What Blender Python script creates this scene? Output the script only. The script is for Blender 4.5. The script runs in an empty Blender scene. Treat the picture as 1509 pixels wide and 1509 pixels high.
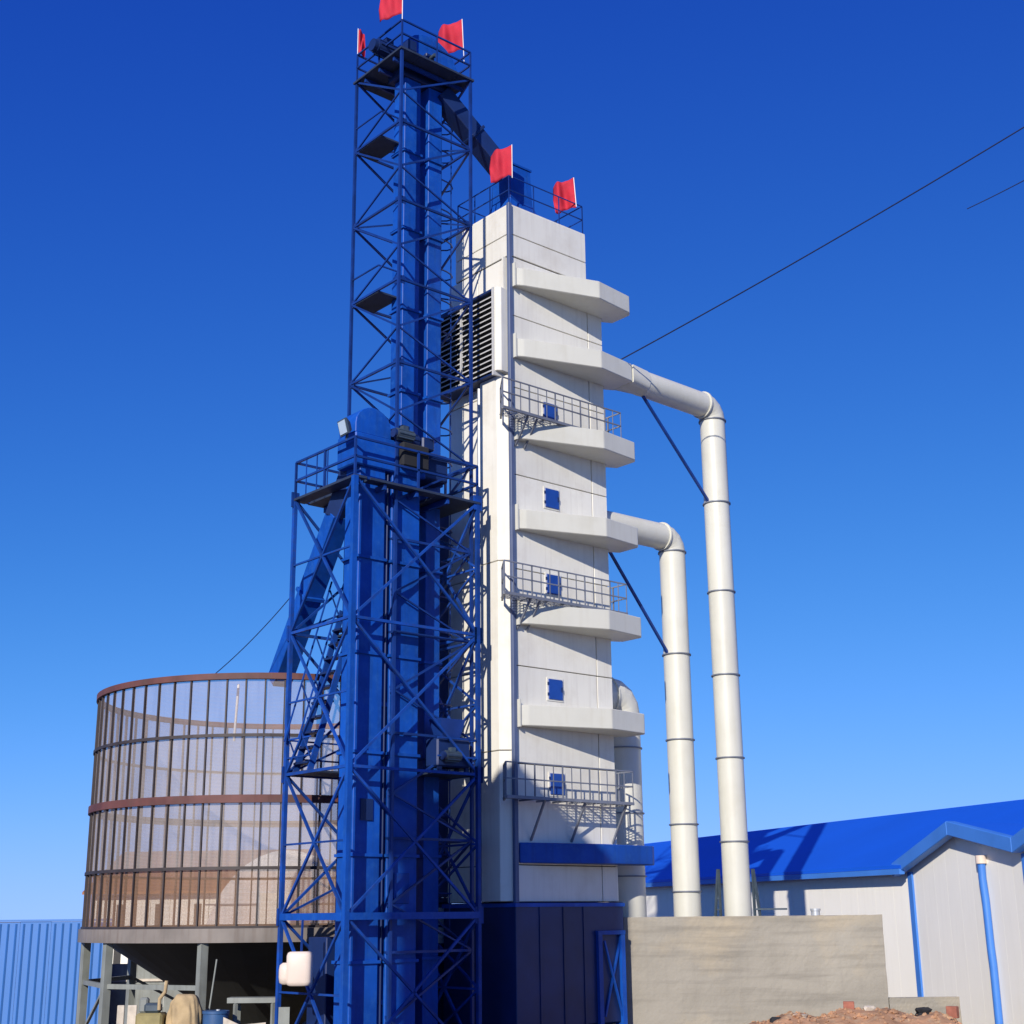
import bpy, bmesh, math, random
from mathutils import Vector, Matrix, Euler
random.seed(7)
SC = bpy.context.scene
COL = SC.collection
R_ = math.radians
# ------------------------------------------------------------------ camera
PITCH, ROLL = R_(16.1), R_(0.6)
EYE = Vector((0, 0, 3.4))
fw = Vector((0, math.cos(PITCH), math.sin(PITCH)))
u0 = Vector((0, -math.sin(PITCH), math.cos(PITCH)))
rt = math.cos(ROLL) * Vector((1, 0, 0)) - math.sin(ROLL) * u0
up = math.sin(ROLL) * Vector((1, 0, 0)) + math.cos(ROLL) * u0
cd = bpy.data.cameras.new('camera')
cam = bpy.data.objects.new('camera', cd)
COL.objects.link(cam)
cam.matrix_world = Matrix(((rt.x, up.x, -fw.x, EYE.x), (rt.y, up.y, -fw.y, EYE.y), (rt.z, up.z, -fw.z, EYE.z), (0, 0, 0, 1)))
cd.sensor_width = 36
cd.lens = 36 * 2060 / 1509
cd.clip_end = 6000
SC.camera = cam
# ------------------------------------------------------------------ sky, sun, exposure
SUN_AZ, SUN_EL = R_(198), R_(24)
w = bpy.data.worlds.new('World')
SC.world = w
w.use_nodes = True
nt = w.node_tree
bg = nt.nodes['Background']
sky = nt.nodes.new('ShaderNodeTexSky')
sky.sky_type = 'NISHITA'
sky.sun_disc = False
sky.sun_elevation = SUN_EL
sky.sun_rotation = SUN_AZ
sky.altitude = 900
sky.air_density = 0.5
sky.dust_density = 0.0
sky.ozone_density = 10.0
# the photograph's deep polarised blue: one colour grade over the whole sky
sep = nt.nodes.new('ShaderNodeSeparateColor')
com = nt.nodes.new('ShaderNodeCombineColor')
nt.links.new(sky.outputs[0], sep.inputs[0])
for ch, ex, kk, cc in ((0, 1.85, 2.9, 0.25), (1, 1.6, 2.3, 0.15), (2, 0.54, 3.5, 0.0)):
    pw = nt.nodes.new('ShaderNodeMath')
    pw.operation = 'POWER'
    pw.inputs[1].default_value = ex
    ml = nt.nodes.new('ShaderNodeMath')
    ml.operation = 'MULTIPLY'
    ml.inputs[1].default_value = kk
    nt.links.new(sep.outputs[ch], pw.inputs[0])
    nt.links.new(pw.outputs[0], ml.inputs[0])
    # soft shoulder, so that the horizon stays blue: v / (1 + c v)
    ad = nt.nodes.new('ShaderNodeMath')
    ad.operation = 'MULTIPLY_ADD'
    ad.inputs[1].default_value = cc
    ad.inputs[2].default_value = 1.0
    dv = nt.nodes.new('ShaderNodeMath')
    dv.operation = 'DIVIDE'
    nt.links.new(ml.outputs[0], ad.inputs[0])
    nt.links.new(ml.outputs[0], dv.inputs[0])
    nt.links.new(ad.outputs[0], dv.inputs[1])
    nt.links.new(dv.outputs[0], com.inputs[ch])
nt.links.new(com.outputs[0], bg.inputs['Color'])
bg.inputs['Strength'].default_value = 0.1
sl = bpy.data.lights.new('sun', 'SUN')
sl.energy = 5.0
sl.angle = R_(0.53)
sl.color = (1, 0.93, 0.83)
sun = bpy.data.objects.new('sun', sl)
COL.objects.link(sun)
sdir = Vector((math.sin(SUN_AZ) * math.cos(SUN_EL), math.cos(SUN_AZ) * math.cos(SUN_EL), math.sin(SUN_EL)))
sun.rotation_euler = (-sdir).to_track_quat('-Z', 'Y').to_euler()
sun.location = (0, -20, 40)
SC.view_settings.view_transform = 'Standard'
SC.view_settings.look = 'None'
SC.view_settings.exposure = 0
SC.view_settings.gamma = 1
SC.render.resolution_x = SC.render.resolution_y = 1024
SC.render.engine = 'CYCLES'
SC.cycles.transparent_max_bounces = 24


# ------------------------------------------------------------------ materials
def mat(name, col, rough=0.5, metal=0.0, var=0.12, scale=1.5, streak=0.0, streak_col=None, bump=0.0, bump_scale=8.0,
        spots=None, spot_amt=0.0, spot_scale=2.0, objvar=0.0, spec=0.5, hbands=0.0):
    m = bpy.data.materials.new(name)
    m.use_nodes = True
    n, l = m.node_tree.nodes, m.node_tree.links
    bs = n['Principled BSDF']
    bs.inputs['Roughness'].default_value = rough
    bs.inputs['Metallic'].default_value = metal
    bs.inputs['Specular IOR Level'].default_value = spec
    geo = n.new('ShaderNodeNewGeometry')
    nz = n.new('ShaderNodeTexNoise')
    nz.inputs['Scale'].default_value = scale
    nz.inputs['Detail'].default_value = 6
    l.new(geo.outputs['Position'], nz.inputs['Vector'])
    rp = n.new('ShaderNodeValToRGB')
    rp.color_ramp.elements[0].position = 0.3
    rp.color_ramp.elements[1].position = 0.7
    c = Vector(col)
    rp.color_ramp.elements[0].color = (*(c * (1 - var)), 1)
    rp.color_ramp.elements[1].color = (*[min(1, x) for x in c * (1 + var)], 1)
    l.new(nz.outputs['Fac'], rp.inputs['Fac'])
    out = rp.outputs['Color']

    def mix(fac, a, b):
        x = n.new('ShaderNodeMix')
        x.data_type = 'RGBA'
        l.new(fac, x.inputs['Factor'])
        l.new(a, x.inputs['A'])
        if hasattr(b, 'links'):
            l.new(b, x.inputs['B'])
        else:
            x.inputs['B'].default_value = (*b, 1)
        return x.outputs['Result']

    if streak:
        mp = n.new('ShaderNodeMapping')
        mp.inputs['Scale'].default_value = (5, 5, 0.35)
        l.new(geo.outputs['Position'], mp.inputs['Vector'])
        sn = n.new('ShaderNodeTexNoise')
        sn.inputs['Scale'].default_value = 1.6
        sn.inputs['Detail'].default_value = 5
        l.new(mp.outputs[0], sn.inputs['Vector'])
        mr = n.new('ShaderNodeMapRange')
        mr.inputs['From Min'].default_value = 0.5
        mr.inputs['From Max'].default_value = 0.78
        mr.inputs['To Max'].default_value = streak
        l.new(sn.outputs['Fac'], mr.inputs['Value'])
        out = mix(mr.outputs[0], out, streak_col or tuple(c * 0.5))
    if spots:
        sn = n.new('ShaderNodeTexNoise')
        sn.inputs['Scale'].default_value = spot_scale
        sn.inputs['Detail'].default_value = 8
        sn.inputs['Roughness'].default_value = 0.65
        l.new(geo.outputs['Position'], sn.inputs['Vector'])
        mr = n.new('ShaderNodeMapRange')
        mr.inputs['From Min'].default_value = 0.5
        mr.inputs['From Max'].default_value = 0.68
        mr.inputs['To Max'].default_value = spot_amt
        l.new(sn.outputs['Fac'], mr.inputs['Value'])
        out = mix(mr.outputs[0], out, spots)
    if hbands:
        mp = n.new('ShaderNodeMapping')
        mp.inputs['Scale'].default_value = (0.35, 0.35, 4.5)
        l.new(geo.outputs['Position'], mp.inputs['Vector'])
        sn = n.new('ShaderNodeTexNoise')
        sn.inputs['Scale'].default_value = 1.2
        sn.inputs['Detail'].default_value = 7
        l.new(mp.outputs[0], sn.inputs['Vector'])
        mr = n.new('ShaderNodeMapRange')
        mr.inputs['From Min'].default_value = 0.48
        mr.inputs['From Max'].default_value = 0.72
        mr.inputs['To Max'].default_value = hbands
        l.new(sn.outputs['Fac'], mr.inputs['Value'])
        out = mix(mr.outputs[0], out, tuple(c * 0.62))
    if objvar:
        oi = n.new('ShaderNodeObjectInfo')
        mr = n.new('ShaderNodeMapRange')
        mr.inputs['To Min'].default_value = 1 - objvar
        mr.inputs['To Max'].default_value = 1 + objvar
        l.new(oi.outputs['Random'], mr.inputs['Value'])
        hs = n.new('ShaderNodeHueSaturation')
        l.new(mr.outputs[0], hs.inputs['Value'])
        l.new(out, hs.inputs['Color'])
        out = hs.outputs['Color']
    l.new(out, bs.inputs['Base Color'])
    if bump:
        bn = n.new('ShaderNodeTexNoise')
        bn.inputs['Scale'].default_value = bump_scale
        bn.inputs['Detail'].default_value = 5
        l.new(geo.outputs['Position'], bn.inputs['Vector'])
        bp = n.new('ShaderNodeBump')
        bp.inputs['Strength'].default_value = bump
        bp.inputs['Distance'].default_value = 0.05
        l.new(bn.outputs['Fac'], bp.inputs['Height'])
        l.new(bp.outputs[0], bs.inputs['Normal'])
    return m


def mesh_mat(name, col, opacity):
    """fine woven wire cloth: too fine to see single wires, so partly see-through"""
    m = mat(name, col, 0.6, 0.0, 0.1, 1.2, streak=0.35, streak_col=(0.32, 0.2, 0.15), objvar=0.06)
    n, l = m.node_tree.nodes, m.node_tree.links
    bs = n['Principled BSDF']
    tr = n.new('ShaderNodeBsdfTransparent')
    tl = n.new('ShaderNodeBsdfTranslucent')
    tl.inputs['Color'].default_value = (*[x * 0.9 for x in col], 1)
    tc = n.new('ShaderNodeTexCoord')
    wv = []
    for ax, sc in (('X', 11.0), ('Z', 9.0)):
        q = n.new('ShaderNodeTexWave')
        q.bands_direction = ax
        q.inputs['Scale'].default_value = sc
        q.inputs['Distortion'].default_value = 0.6
        l.new(tc.outputs['Object'], q.inputs['Vector'])
        wv.append(q)
    mxm = n.new('ShaderNodeMath')
    mxm.operation = 'MAXIMUM'
    l.new(wv[0].outputs['Fac'], mxm.inputs[0])
    l.new(wv[1].outputs['Fac'], mxm.inputs[1])
    opn = n.new('ShaderNodeMapRange')
    opn.inputs['From Min'].default_value = 0.3
    opn.inputs['To Min'].default_value = opacity - 0.22
    opn.inputs['To Max'].default_value = opacity + 0.14
    l.new(mxm.outputs[0], opn.inputs['Value'])
    m0 = n.new('ShaderNodeMixShader')
    m0.inputs[0].default_value = 0.3
    l.new(bs.outputs[0], m0.inputs[1])
    l.new(tl.outputs[0], m0.inputs[2])
    mx = n.new('ShaderNodeMixShader')
    l.new(opn.outputs[0], mx.inputs[0])
    l.new(tr.outputs[0], mx.inputs[1])
    l.new(m0.outputs[0], mx.inputs[2])
    l.new(mx.outputs[0], n['Material Output'].inputs['Surface'])
    return m


M = dict(
    panel=mat('cream_white_paint', (0.76, 0.735, 0.64), 0.45, 0, 0.05, 0.7, streak=0.3, streak_col=(0.52, 0.47, 0.39), objvar=0.04, bump=0.22, bump_scale=1.3, spots=(0.60, 0.55, 0.45), spot_amt=0.45, spot_scale=0.9),
    duct=mat('white_duct_paint', (0.62, 0.61, 0.525), 0.42, 0, 0.04, 0.8, streak=0.28, streak_col=(0.50, 0.47, 0.37), objvar=0.03, bump=0.14, bump_scale=1.8, spots=(0.54, 0.52, 0.42), spot_amt=0.4, spot_scale=1.1),
    seam=mat('dark_joint', (0.05, 0.048, 0.045), 0.8),
    louver=mat('louver_white', (0.50, 0.495, 0.475), 0.5, 0, 0.06, 2),
    dark=mat('dark_interior', (0.015, 0.016, 0.02), 0.9),
    blue=mat('blue_paint', (0.004, 0.068, 0.37), 0.5, 0, 0.22, 1.1, streak=0.45, streak_col=(0.008, 0.04, 0.16), objvar=0.12, bump=0.12, bump_scale=2.5, spots=(0.02, 0.11, 0.40), spot_amt=0.5, spot_scale=5, spec=0.3),
    steel=mat('blue_steel', (0.006, 0.033, 0.18), 0.45, 0, 0.25, 2.0, objvar=0.2),
    steel2=mat('lower_tower_steel', (0.006, 0.052, 0.28), 0.55, 0, 0.3, 2.0, objvar=0.22, spots=(0.03, 0.05, 0.14), spot_amt=0.6, spot_scale=7, spec=0.3),
    navy=mat('navy_paint', (0.006, 0.022, 0.10), 0.5, 0, 0.2, 1.5, objvar=0.12),
    shaded_blue=mat('shaded_blue_duct', (0.014, 0.034, 0.15), 0.5, 0, 0.2, 1.0, streak=0.4, streak_col=(0.02, 0.03, 0.08), objvar=0.1),  # blue paint darkened, so the colour itself carries the shade
    plate=mat('checker_plate', (0.03, 0.045, 0.08), 0.6, 0.2, 0.2, 3),
    post=mat('corner_post_paint', (0.085, 0.115, 0.21), 0.5, 0, 0.1, 2),
    hatch=mat('hatch_blue', (0.012, 0.06, 0.30), 0.45, 0, 0.12, 3),
    grating=mat('walkway_steel', (0.17, 0.185, 0.22), 0.5, 0.1, 0.15, 3, objvar=0.15),
    motor=mat('motor_grey', (0.06, 0.085, 0.11), 0.45, 0.2, 0.2, 4),
    pale=mat('galvanised', (0.55, 0.57, 0.58), 0.4, 0.4, 0.15, 4),
    rust=mat('rust_red_paint', (0.12, 0.042, 0.036), 0.65, 0, 0.3, 1.5, spots=(0.09, 0.05, 0.04), spot_amt=0.7),
    frame=mat('silo_post_steel', (0.045, 0.035, 0.035), 0.6, 0.1, 0.3, 2, objvar=0.2),
    ringbeam=mat('ring_beam_paint', (0.20, 0.175, 0.155), 0.65, 0, 0.2, 1.2, streak=0.4, streak_col=(0.1, 0.06, 0.04)),
    column=mat('grey_green_column', (0.22, 0.235, 0.215), 0.6, 0, 0.2, 1.5, streak=0.4, streak_col=(0.1, 0.09, 0.07)),
    cone=mat('hopper_cone_steel', (0.035, 0.036, 0.033), 0.6, 0.1, 0.2, 1),
    cloth_mesh=mesh_mat('wire_cloth', (0.55, 0.475, 0.42), 0.54),
    clear_mesh=mesh_mat('open_wire_cloth', (0.56, 0.48, 0.44), 0.40),
    rusty_mesh=mesh_mat('rusty_wire_cloth', (0.42, 0.25, 0.15), 0.48),
    concrete=mat('rough_concrete', (0.31, 0.285, 0.235), 0.92, 0, 0.16, 0.5, streak=0.16, streak_col=(0.19, 0.17, 0.14), bump=0.25, bump_scale=14, spots=(0.42, 0.355, 0.25), spot_amt=0.8, spot_scale=0.45, hbands=0.6),
    wall=mat('white_sheet_wall', (0.88, 0.85, 0.755), 0.5, 0, 0.03, 0.4, streak=0.10, streak_col=(0.55, 0.52, 0.45), objvar=0.02),
    roof=mat('blue_roof_sheet', (0.002, 0.10, 0.62), 0.55, 0, 0.05, 0.3),
    trim=mat('light_blue_trim', (0.05, 0.2, 0.62), 0.5, 0, 0.08, 1),
    fence=mat('sky_blue_sheet', (0.045, 0.175, 0.50), 0.55, 0, 0.05, 0.3, objvar=0.015),
    red=mat('red_cloth', (0.70, 0.035, 0.07), 0.8, 0, 0.12, 3),
    white=mat('white_pole', (0.75, 0.72, 0.7), 0.5),
    soil=mat('red_brown_soil', (0.40, 0.22, 0.12), 0.95, 0, 0.35, 1.8, spots=(0.5, 0.36, 0.22), spot_amt=0.8, spot_scale=4, bump=0.9, bump_scale=6),
    ground=mat('dry_ground', (0.13, 0.105, 0.08), 0.95, 0, 0.3, 0.2, spots=(0.19, 0.16, 0.12), spot_amt=0.8, spot_scale=0.7, bump=0.6, bump_scale=3),
    brick=mat('red_brick', (0.28, 0.10, 0.065), 0.85, 0, 0.2, 9, objvar=0.2),
    stone=mat('pale_rubble', (0.52, 0.46, 0.38), 0.9, 0, 0.2, 6, objvar=0.15),
    tan=mat('tan_tarp', (0.42, 0.31, 0.17), 0.85, 0, 0.2, 3, bump=0.4, bump_scale=7),
    khaki=mat('khaki_machine', (0.30, 0.25, 0.10), 0.6, 0, 0.25, 3),
    cream=mat('cream_plastic', (0.72, 0.60, 0.50), 0.45, 0, 0.05, 2),
    brown=mat('brown_roof', (0.30, 0.13, 0.055), 0.75, 0, 0.15, 0.6),
    cable=mat('cable_black', (0.003, 0.008, 0.05), 0.6),
    glass=mat('lamp_glass', (0.45, 0.55, 0.65), 0.15),
    barrel=mat('barrel_blue', (0.03, 0.09, 0.22), 0.5, 0, 0.2, 3),
)

_n, _l = M['red'].node_tree.nodes, M['red'].node_tree.links
_tl = _n.new('ShaderNodeBsdfTranslucent')
_tl.inputs['Color'].default_value = (0.75, 0.04, 0.08, 1)
_mx = _n.new('ShaderNodeMixShader')
_mx.inputs[0].default_value = 0.35
_l.new(_n['Principled BSDF'].outputs[0], _mx.inputs[1])
_l.new(_tl.outputs[0], _mx.inputs[2])
_l.new(_mx.outputs[0], _n['Material Output'].inputs['Surface'])

# ------------------------------------------------------------------ building helpers
ROOT = {}


def tag(o, label=None, cat=None, group=None, kind=None):
    for k, v in (('label', label), ('category', cat), ('group', group), ('kind', kind)):
        if v:
            o[k] = v
    return o


def thing(name, loc, label, cat, group=None):
    o = bpy.data.objects.new(name, None)
    COL.objects.link(o)
    o.empty_display_size = 0.3
    o.location = loc
    ROOT[o] = Vector(loc)
    return tag(o, label, cat, group)


def link(name, me, m, parent=None):
    o = bpy.data.objects.new(name, me)
    COL.objects.link(o)
    if m is not None and not me.materials:
        me.materials.append(M[m])
    if parent is not None:
        o.parent = parent
        ROOT[o] = ROOT[parent]
    else:
        ROOT[o] = Vector((0, 0, 0))
    return o


def from_py(name, verts, faces, m, parent=None, smooth=None, bev=0.0, ring=None):
    off = ROOT[parent] if parent is not None else Vector((0, 0, 0))
    me = bpy.data.meshes.new(name)
    me.from_pydata([Vector(v) - off for v in verts], [], faces)
    bm = bmesh.new()
    bm.from_mesh(me)
    bmesh.ops.recalc_face_normals(bm, faces=bm.faces)
    if bev:
        bmesh.ops.bevel(bm, geom=list(bm.edges), offset=bev, segments=1, affect='EDGES', clamp_overlap=True)
    if smooth == 'quads':
        for e in bm.edges:
            if any(len(f_.verts) != 4 for f_ in e.link_faces):
                e.smooth = False
    if ring:
        bm.verts.ensure_lookup_table()
        for e in bm.edges:
            if e.verts[0].index // ring == e.verts[1].index // ring:
                e.smooth = False
    bm.to_mesh(me)
    bm.free()
    if smooth:
        for i, p in enumerate(me.polygons):
            p.use_smooth = len(p.vertices) == 4 if smooth == 'quads' else True
    return link(name, me, m, parent)


class Frame:
    def __init__(s, o, az):
        s.o = Vector(o)
        a = R_(az)
        s.A = Vector((math.sin(a), math.cos(a), 0))
        s.B = Vector((-math.cos(a), math.sin(a), 0))

    def __call__(s, a, b, z):
        return s.o + s.A * a + s.B * b + Vector((0, 0, z))


D = Frame((0, 36, 0), 49.3)      # the dryer's frame: a along its right face, b along its left face


def box(name, f, a0, a1, b0, b1, z0, z1, m, parent, bev=0.0):
    v = [f(a, b, z) for z in (z0, z1) for a, b in ((a0, b0), (a1, b0), (a1, b1), (a0, b1))]
    fc = [(0, 1, 2, 3), (4, 5, 6, 7), (0, 1, 5, 4), (1, 2, 6, 5), (2, 3, 7, 6), (3, 0, 4, 7)]
    return from_py(name, v, fc, m, parent, bev=bev)


def prism(name, f, pts, z0, z1, m, parent, bev=0.0):
    """pts: plan polygon [(a, b)], z0/z1 numbers"""
    k = len(pts)
    v = [f(a, b, z0) for a, b in pts] + [f(a, b, z1) for a, b in pts]
    fc = [tuple(range(k)), tuple(range(k, 2 * k))] + [(i, (i + 1) % k, k + (i + 1) % k, k + i) for i in range(k)]
    return from_py(name, v, fc, m, parent, bev=bev)


def profile(name, f, pts, b0, b1, m, parent, bev=0.0, smooth=None):
    """pts: elevation polygon [(a, z)] pushed along b"""
    k = len(pts)
    v = [f(a, b0, z) for a, z in pts] + [f(a, b1, z) for a, z in pts]
    fc = [tuple(range(k)), tuple(range(k, 2 * k))] + [(i, (i + 1) % k, k + (i + 1) % k, k + i) for i in range(k)]
    return from_py(name, v, fc, m, parent, bev=bev, smooth=smooth)


def loft(name, rings, m, parent, smooth=None, closed=True, bev=0.0, sharp_rings=False):
    k = len(rings[0])
    v = [p for r in rings for p in r]
    fc = []
    for j in range(len(rings) - 1):
        for i in range(k):
            i2 = (i + 1) % k
            fc.append((j * k + i, j * k + i2, (j + 1) * k + i2, (j + 1) * k + i))
    if closed:
        fc += [tuple(range(k)), tuple(range((len(rings) - 1) * k, len(rings) * k))]
    return from_py(name, v, fc, m, parent, smooth=smooth, bev=bev, ring=k if sharp_rings else None)


CUBE = {}


def cube_mesh(m):
    if m not in CUBE:
        me = bpy.data.meshes.new('bar_' + m)
        v = [(x, y, z) for z in (-.5, .5) for x, y in ((-.5, -.5), (.5, -.5), (.5, .5), (-.5, .5))]
        me.from_pydata(v, [], [(3, 2, 1, 0), (4, 5, 6, 7), (0, 1, 5, 4), (1, 2, 6, 5), (2, 3, 7, 6), (3, 0, 4, 7)])
        me.materials.append(M[m])
        CUBE[m] = me
    return CUBE[m]


def orient(p, q):
    d = (q - p).normalized()
    ref = Vector((0, 0, 1)) if abs(d.z) < 0.95 else D.A
    x = ref.cross(d).normalized()
    y = d.cross(x)
    return x, y, d


def bar(name, p, q, wd, ht, m, parent):
    p, q = Vector(p), Vector(q)
    x, y, d = orient(p, q)
    L = (q - p).length
    mid = (p + q) / 2 - ROOT[parent]
    o = bpy.data.objects.new(name, cube_mesh(m))
    COL.objects.link(o)
    o.parent = parent
    ROOT[o] = ROOT[parent]
    o.matrix_basis = Matrix(((x.x * wd, y.x * ht, d.x * L, mid.x), (x.y * wd, y.y * ht, d.y * L, mid.y), (x.z * wd, y.z * ht, d.z * L, mid.z), (0, 0, 0, 1)))
    return o


def tube(name, pts, r, m, parent, n=8, radii=None, closed=True, sharp_rings=False):
    pts = [Vector(p) for p in pts]
    rings = []
    x0 = None
    for i, p in enumerate(pts):
        if i == 0:
            d = pts[1] - p
        elif i == len(pts) - 1:
            d = p - pts[i - 1]
        else:
            d = (pts[i + 1] - p).normalized() + (p - pts[i - 1]).normalized()
        d.normalize()
        if x0 is None:
            ref = Vector((0, 0, 1)) if abs(d.z) < 0.95 else Vector((1, 0, 0))
            x = ref.cross(d).normalized()
        else:
            x = (x0 - d * x0.dot(d)).normalized()
        x0 = x
        y = d.cross(x)
        rr = radii[i] if radii else r
        rings.append([p + x * rr * math.cos(2 * math.pi * k / n) + y * rr * math.sin(2 * math.pi * k / n) for k in range(n)])
    return loft(name, rings, m, parent, smooth='quads', closed=closed, sharp_rings=sharp_rings)


def square_spout(name, p, q, wd, ht, m, parent):
    p, q = Vector(p), Vector(q)
    x, y, d = orient(p, q)
    rings = [[c + x * sx * wd / 2 + y * sy * ht / 2 for sx, sy in ((-1, -1), (1, -1), (1, 1), (-1, 1))] for c in (p, q)]
    return loft(name, rings, m, parent, bev=0.015)


# ------------------------------------------------------------------ ground
g = from_py('ground', [(-3000, -200, 0), (3000, -200, 0), (3000, 4000, 0), (-3000, 4000, 0)], [(0, 1, 2, 3)], 'ground')
tag(g, kind='structure')

# ------------------------------------------------------------------ grain dryer
dry = thing('grain_dryer', D(1.8, 1.4, 0), 'tall cream white grain drying tower with stacked wedge shaped air ducts', 'grain dryer')
AW, AM, BW, ZB, ZT = 3.58, 3.0, 2.75, 3.72, 22.97
core = box('core', D, 0.04, AW - 0.04, 0.04, BW - 0.04, ZB, 21.2, 'seam', dry)
box('core', D, 0.04, AM - 0.04, 0.04, BW - 0.3, 21.2, ZT - 0.05, 'seam', dry)
seams = [ZB, 4.62, 7.13, 9.66, 12.25, 14.88, 17.4, 19.55, 21.35]
for i in range(len(seams) - 1):
    z0, z1 = seams[i] + 0.012, seams[i + 1] - 0.012
    box('panel', D, 0.06, AM - 0.014, 0.0, 0.05, z0, z1, 'panel', dry, bev=0.008)
    box('panel', D, AM + 0.014, AW, 0.0, 0.05, z0, z1, 'panel', dry, bev=0.008)
    box('panel', D, AW - 0.05, AW + 0.003, 0.06, BW, z0, z1, 'panel', dry, bev=0.008)
    box('panel', D, 0.0, 0.05, 0.0, 1.40, z0, z1, 'panel', dry, bev=0.008)
    box('panel', D, 0.0, 0.05, 1.424, BW, z0, z1, 'panel', dry, bev=0.008)
    box('panel', D, 0.06, AW - 0.06, BW - 0.05, BW, z0, z1, 'panel', dry, bev=0.008)
caps = [21.37, 22.05, ZT]
for i in range(2):
    z0, z1 = caps[i] + 0.012, caps[i + 1] - 0.012
    box('panel', D, 0.06, AM, 0.0, 0.05, z0, z1, 'panel', dry, bev=0.01)
    for b0, b1 in ((0.0, 1.03), (1.054, 1.62), (1.644, 2.45)):
        box('panel', D, 0.0, 0.05, b0, b1, z0, z1, 'panel', dry, bev=0.01)
    box('panel', D, AM - 0.05, AM + 0.003, 0.06, 2.45, z0, z1, 'panel', dry, bev=0.01)
box('roof_plate', D, 0.02, AM, 0.02, 2.47, ZT - 0.008, ZT + 0.03, 'panel', dry)
# vertical corner post and the chamfered duct that climbs the left face
box('corner_post', D, -0.07, 0.055, -0.07, 0.04, 1.0, ZT + 0.02, 'post', dry, bev=0.01)
rs = [(ZB + 0.02, 7.45), (7.474, 12.45), (12.474, 17.75)]
for z0, z1 in rs:
    prism('pilaster_duct', D, [(-0.001, 0.06), (-0.28, 0.27), (-0.28, 1.0), (-0.001, 1.0)], z0, z1, 'panel', dry, bev=0.012)
tube('drain_pipe', [D(-0.2, 1.12, ZB), D(-0.2, 1.12, 17.6)], 0.06, 'pale', dry)
box('side_pier', D, -0.16, 0.0, 0.08, 0.15, 17.78, 21.3, 'panel', dry)
prism('pilaster_duct', D, [(-0.001, 0.06), (-0.2, 0.18), (-0.42, 0.18), (-0.42, 0.1), (-0.3, 0.02)], 17.8, 20.3, 'panel', dry, bev=0.01)
# louver box on the left face
LB0, LB1, LZ0, LZ1, LO = 0.2, 2.72, 17.7, 20.28, -0.46
lv = box('louver_box', D, LO + 0.12, -0.002, LB0 + 0.03, LB1 - 0.03, LZ0 + 0.03, LZ1 - 0.03, 'dark', dry)
for b0, b1, z0, z1 in ((LB0, LB1, LZ1 - 0.06, LZ1), (LB0, LB1, LZ0, LZ0 + 0.05)):
    box('louver_frame', D, LO, -0.004, b0, b1, z0, z1, 'navy', lv)
box('louver_frame', D, LO - 0.01, -0.004, LB0 - 0.03, LB0 + 0.04, LZ0 - 0.02, LZ1 + 0.02, 'louver', lv)
box('louver_frame', D, LO - 0.01, -0.004, LB1 - 0.04, LB1 + 0.03, LZ0 - 0.02, LZ1 + 0.02, 'louver', lv)
box('mullion', D, LO - 0.03, LO + 0.03, 1.57, 1.63, LZ0, LZ1, 'louver', lv)
NS = 15
for i in range(NS):
    z = LZ0 + 0.12 + i * (LZ1 - LZ0 - 0.22) / NS
    for b0, b1 in ((LB0 + 0.045, 1.565), (1.635, LB1 - 0.045)):
        v = []
        for b in (b0, b1):
            v += [D(LO + 0.0, b, z), D(LO + 0.1, b, z + 0.08), D(LO + 0.1, b, z + 0.092), D(LO + 0.0, b, z + 0.022), D(LO - 0.012, b, z - 0.014), D(LO - 0.012, b, z + 0.024)]
        fc = [(0, 1, 7, 6), (1, 2, 8, 7), (2, 3, 9, 8), (3, 5, 11, 9), (5, 4, 10, 11), (4, 0, 6, 10), (0, 4, 5, 3, 2, 1), (6, 7, 8, 9, 11, 10)]
        from_py('slat', v, fc, 'louver', lv)


# wedge shaped air ducts across the right face
def wedge(zb, h, m='duct', k=1.0, a_end=3.95, end_b=-0.82):
    pts = [(0.10, 0.002), (0.10, -0.13 * k), (0.3, -0.24 * k), (2.55, -1.0 * k), (a_end, end_b * k), (a_end + 0.14, (end_b + 0.14) * k), (a_end + 0.14, 0.05), (AW + 0.004, 0.3), (AW + 0.004, 0.002)]
    return prism('air_duct', D, pts, zb, zb + h, m, dry, bev=0.02)


LEDGE = [20.42, 18.27, 15.86, 13.32, 10.74, 8.08]
for z in LEDGE:
    wd = wedge(z, 0.54)
    box('end_flange', D, 0.055, 0.098, -0.17, -0.002, z - 0.03, z + 0.68, 'duct', wd)
wd = wedge(4.66, 0.5, 'blue', 0.55, 4.5, -0.75)
# inspection hatches
for z in (16.95, 14.43, 12.0, 9.15, 6.68):
    hh = box('hatch', D, 1.18, 1.68, -0.05, -0.022, z - 0.28, z + 0.26, 'hatch', dry, bev=0.01)
    box('hatch_frame', D, 1.14, 1.72, -0.021, -0.003, z - 0.32, z + 0.30, 'panel', hh)
    box('hinge', D, 1.15, 1.178, -0.06, -0.024, z + 0.1, z + 0.17, 'navy', hh)
    box('hinge', D, 1.15, 1.178, -0.06, -0.024, z - 0.18, z - 0.11, 'navy', hh)
    box('handle', D, 1.62, 1.65, -0.08, -0.051, z - 0.06, z + 0.06, 'navy', hh)


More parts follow.
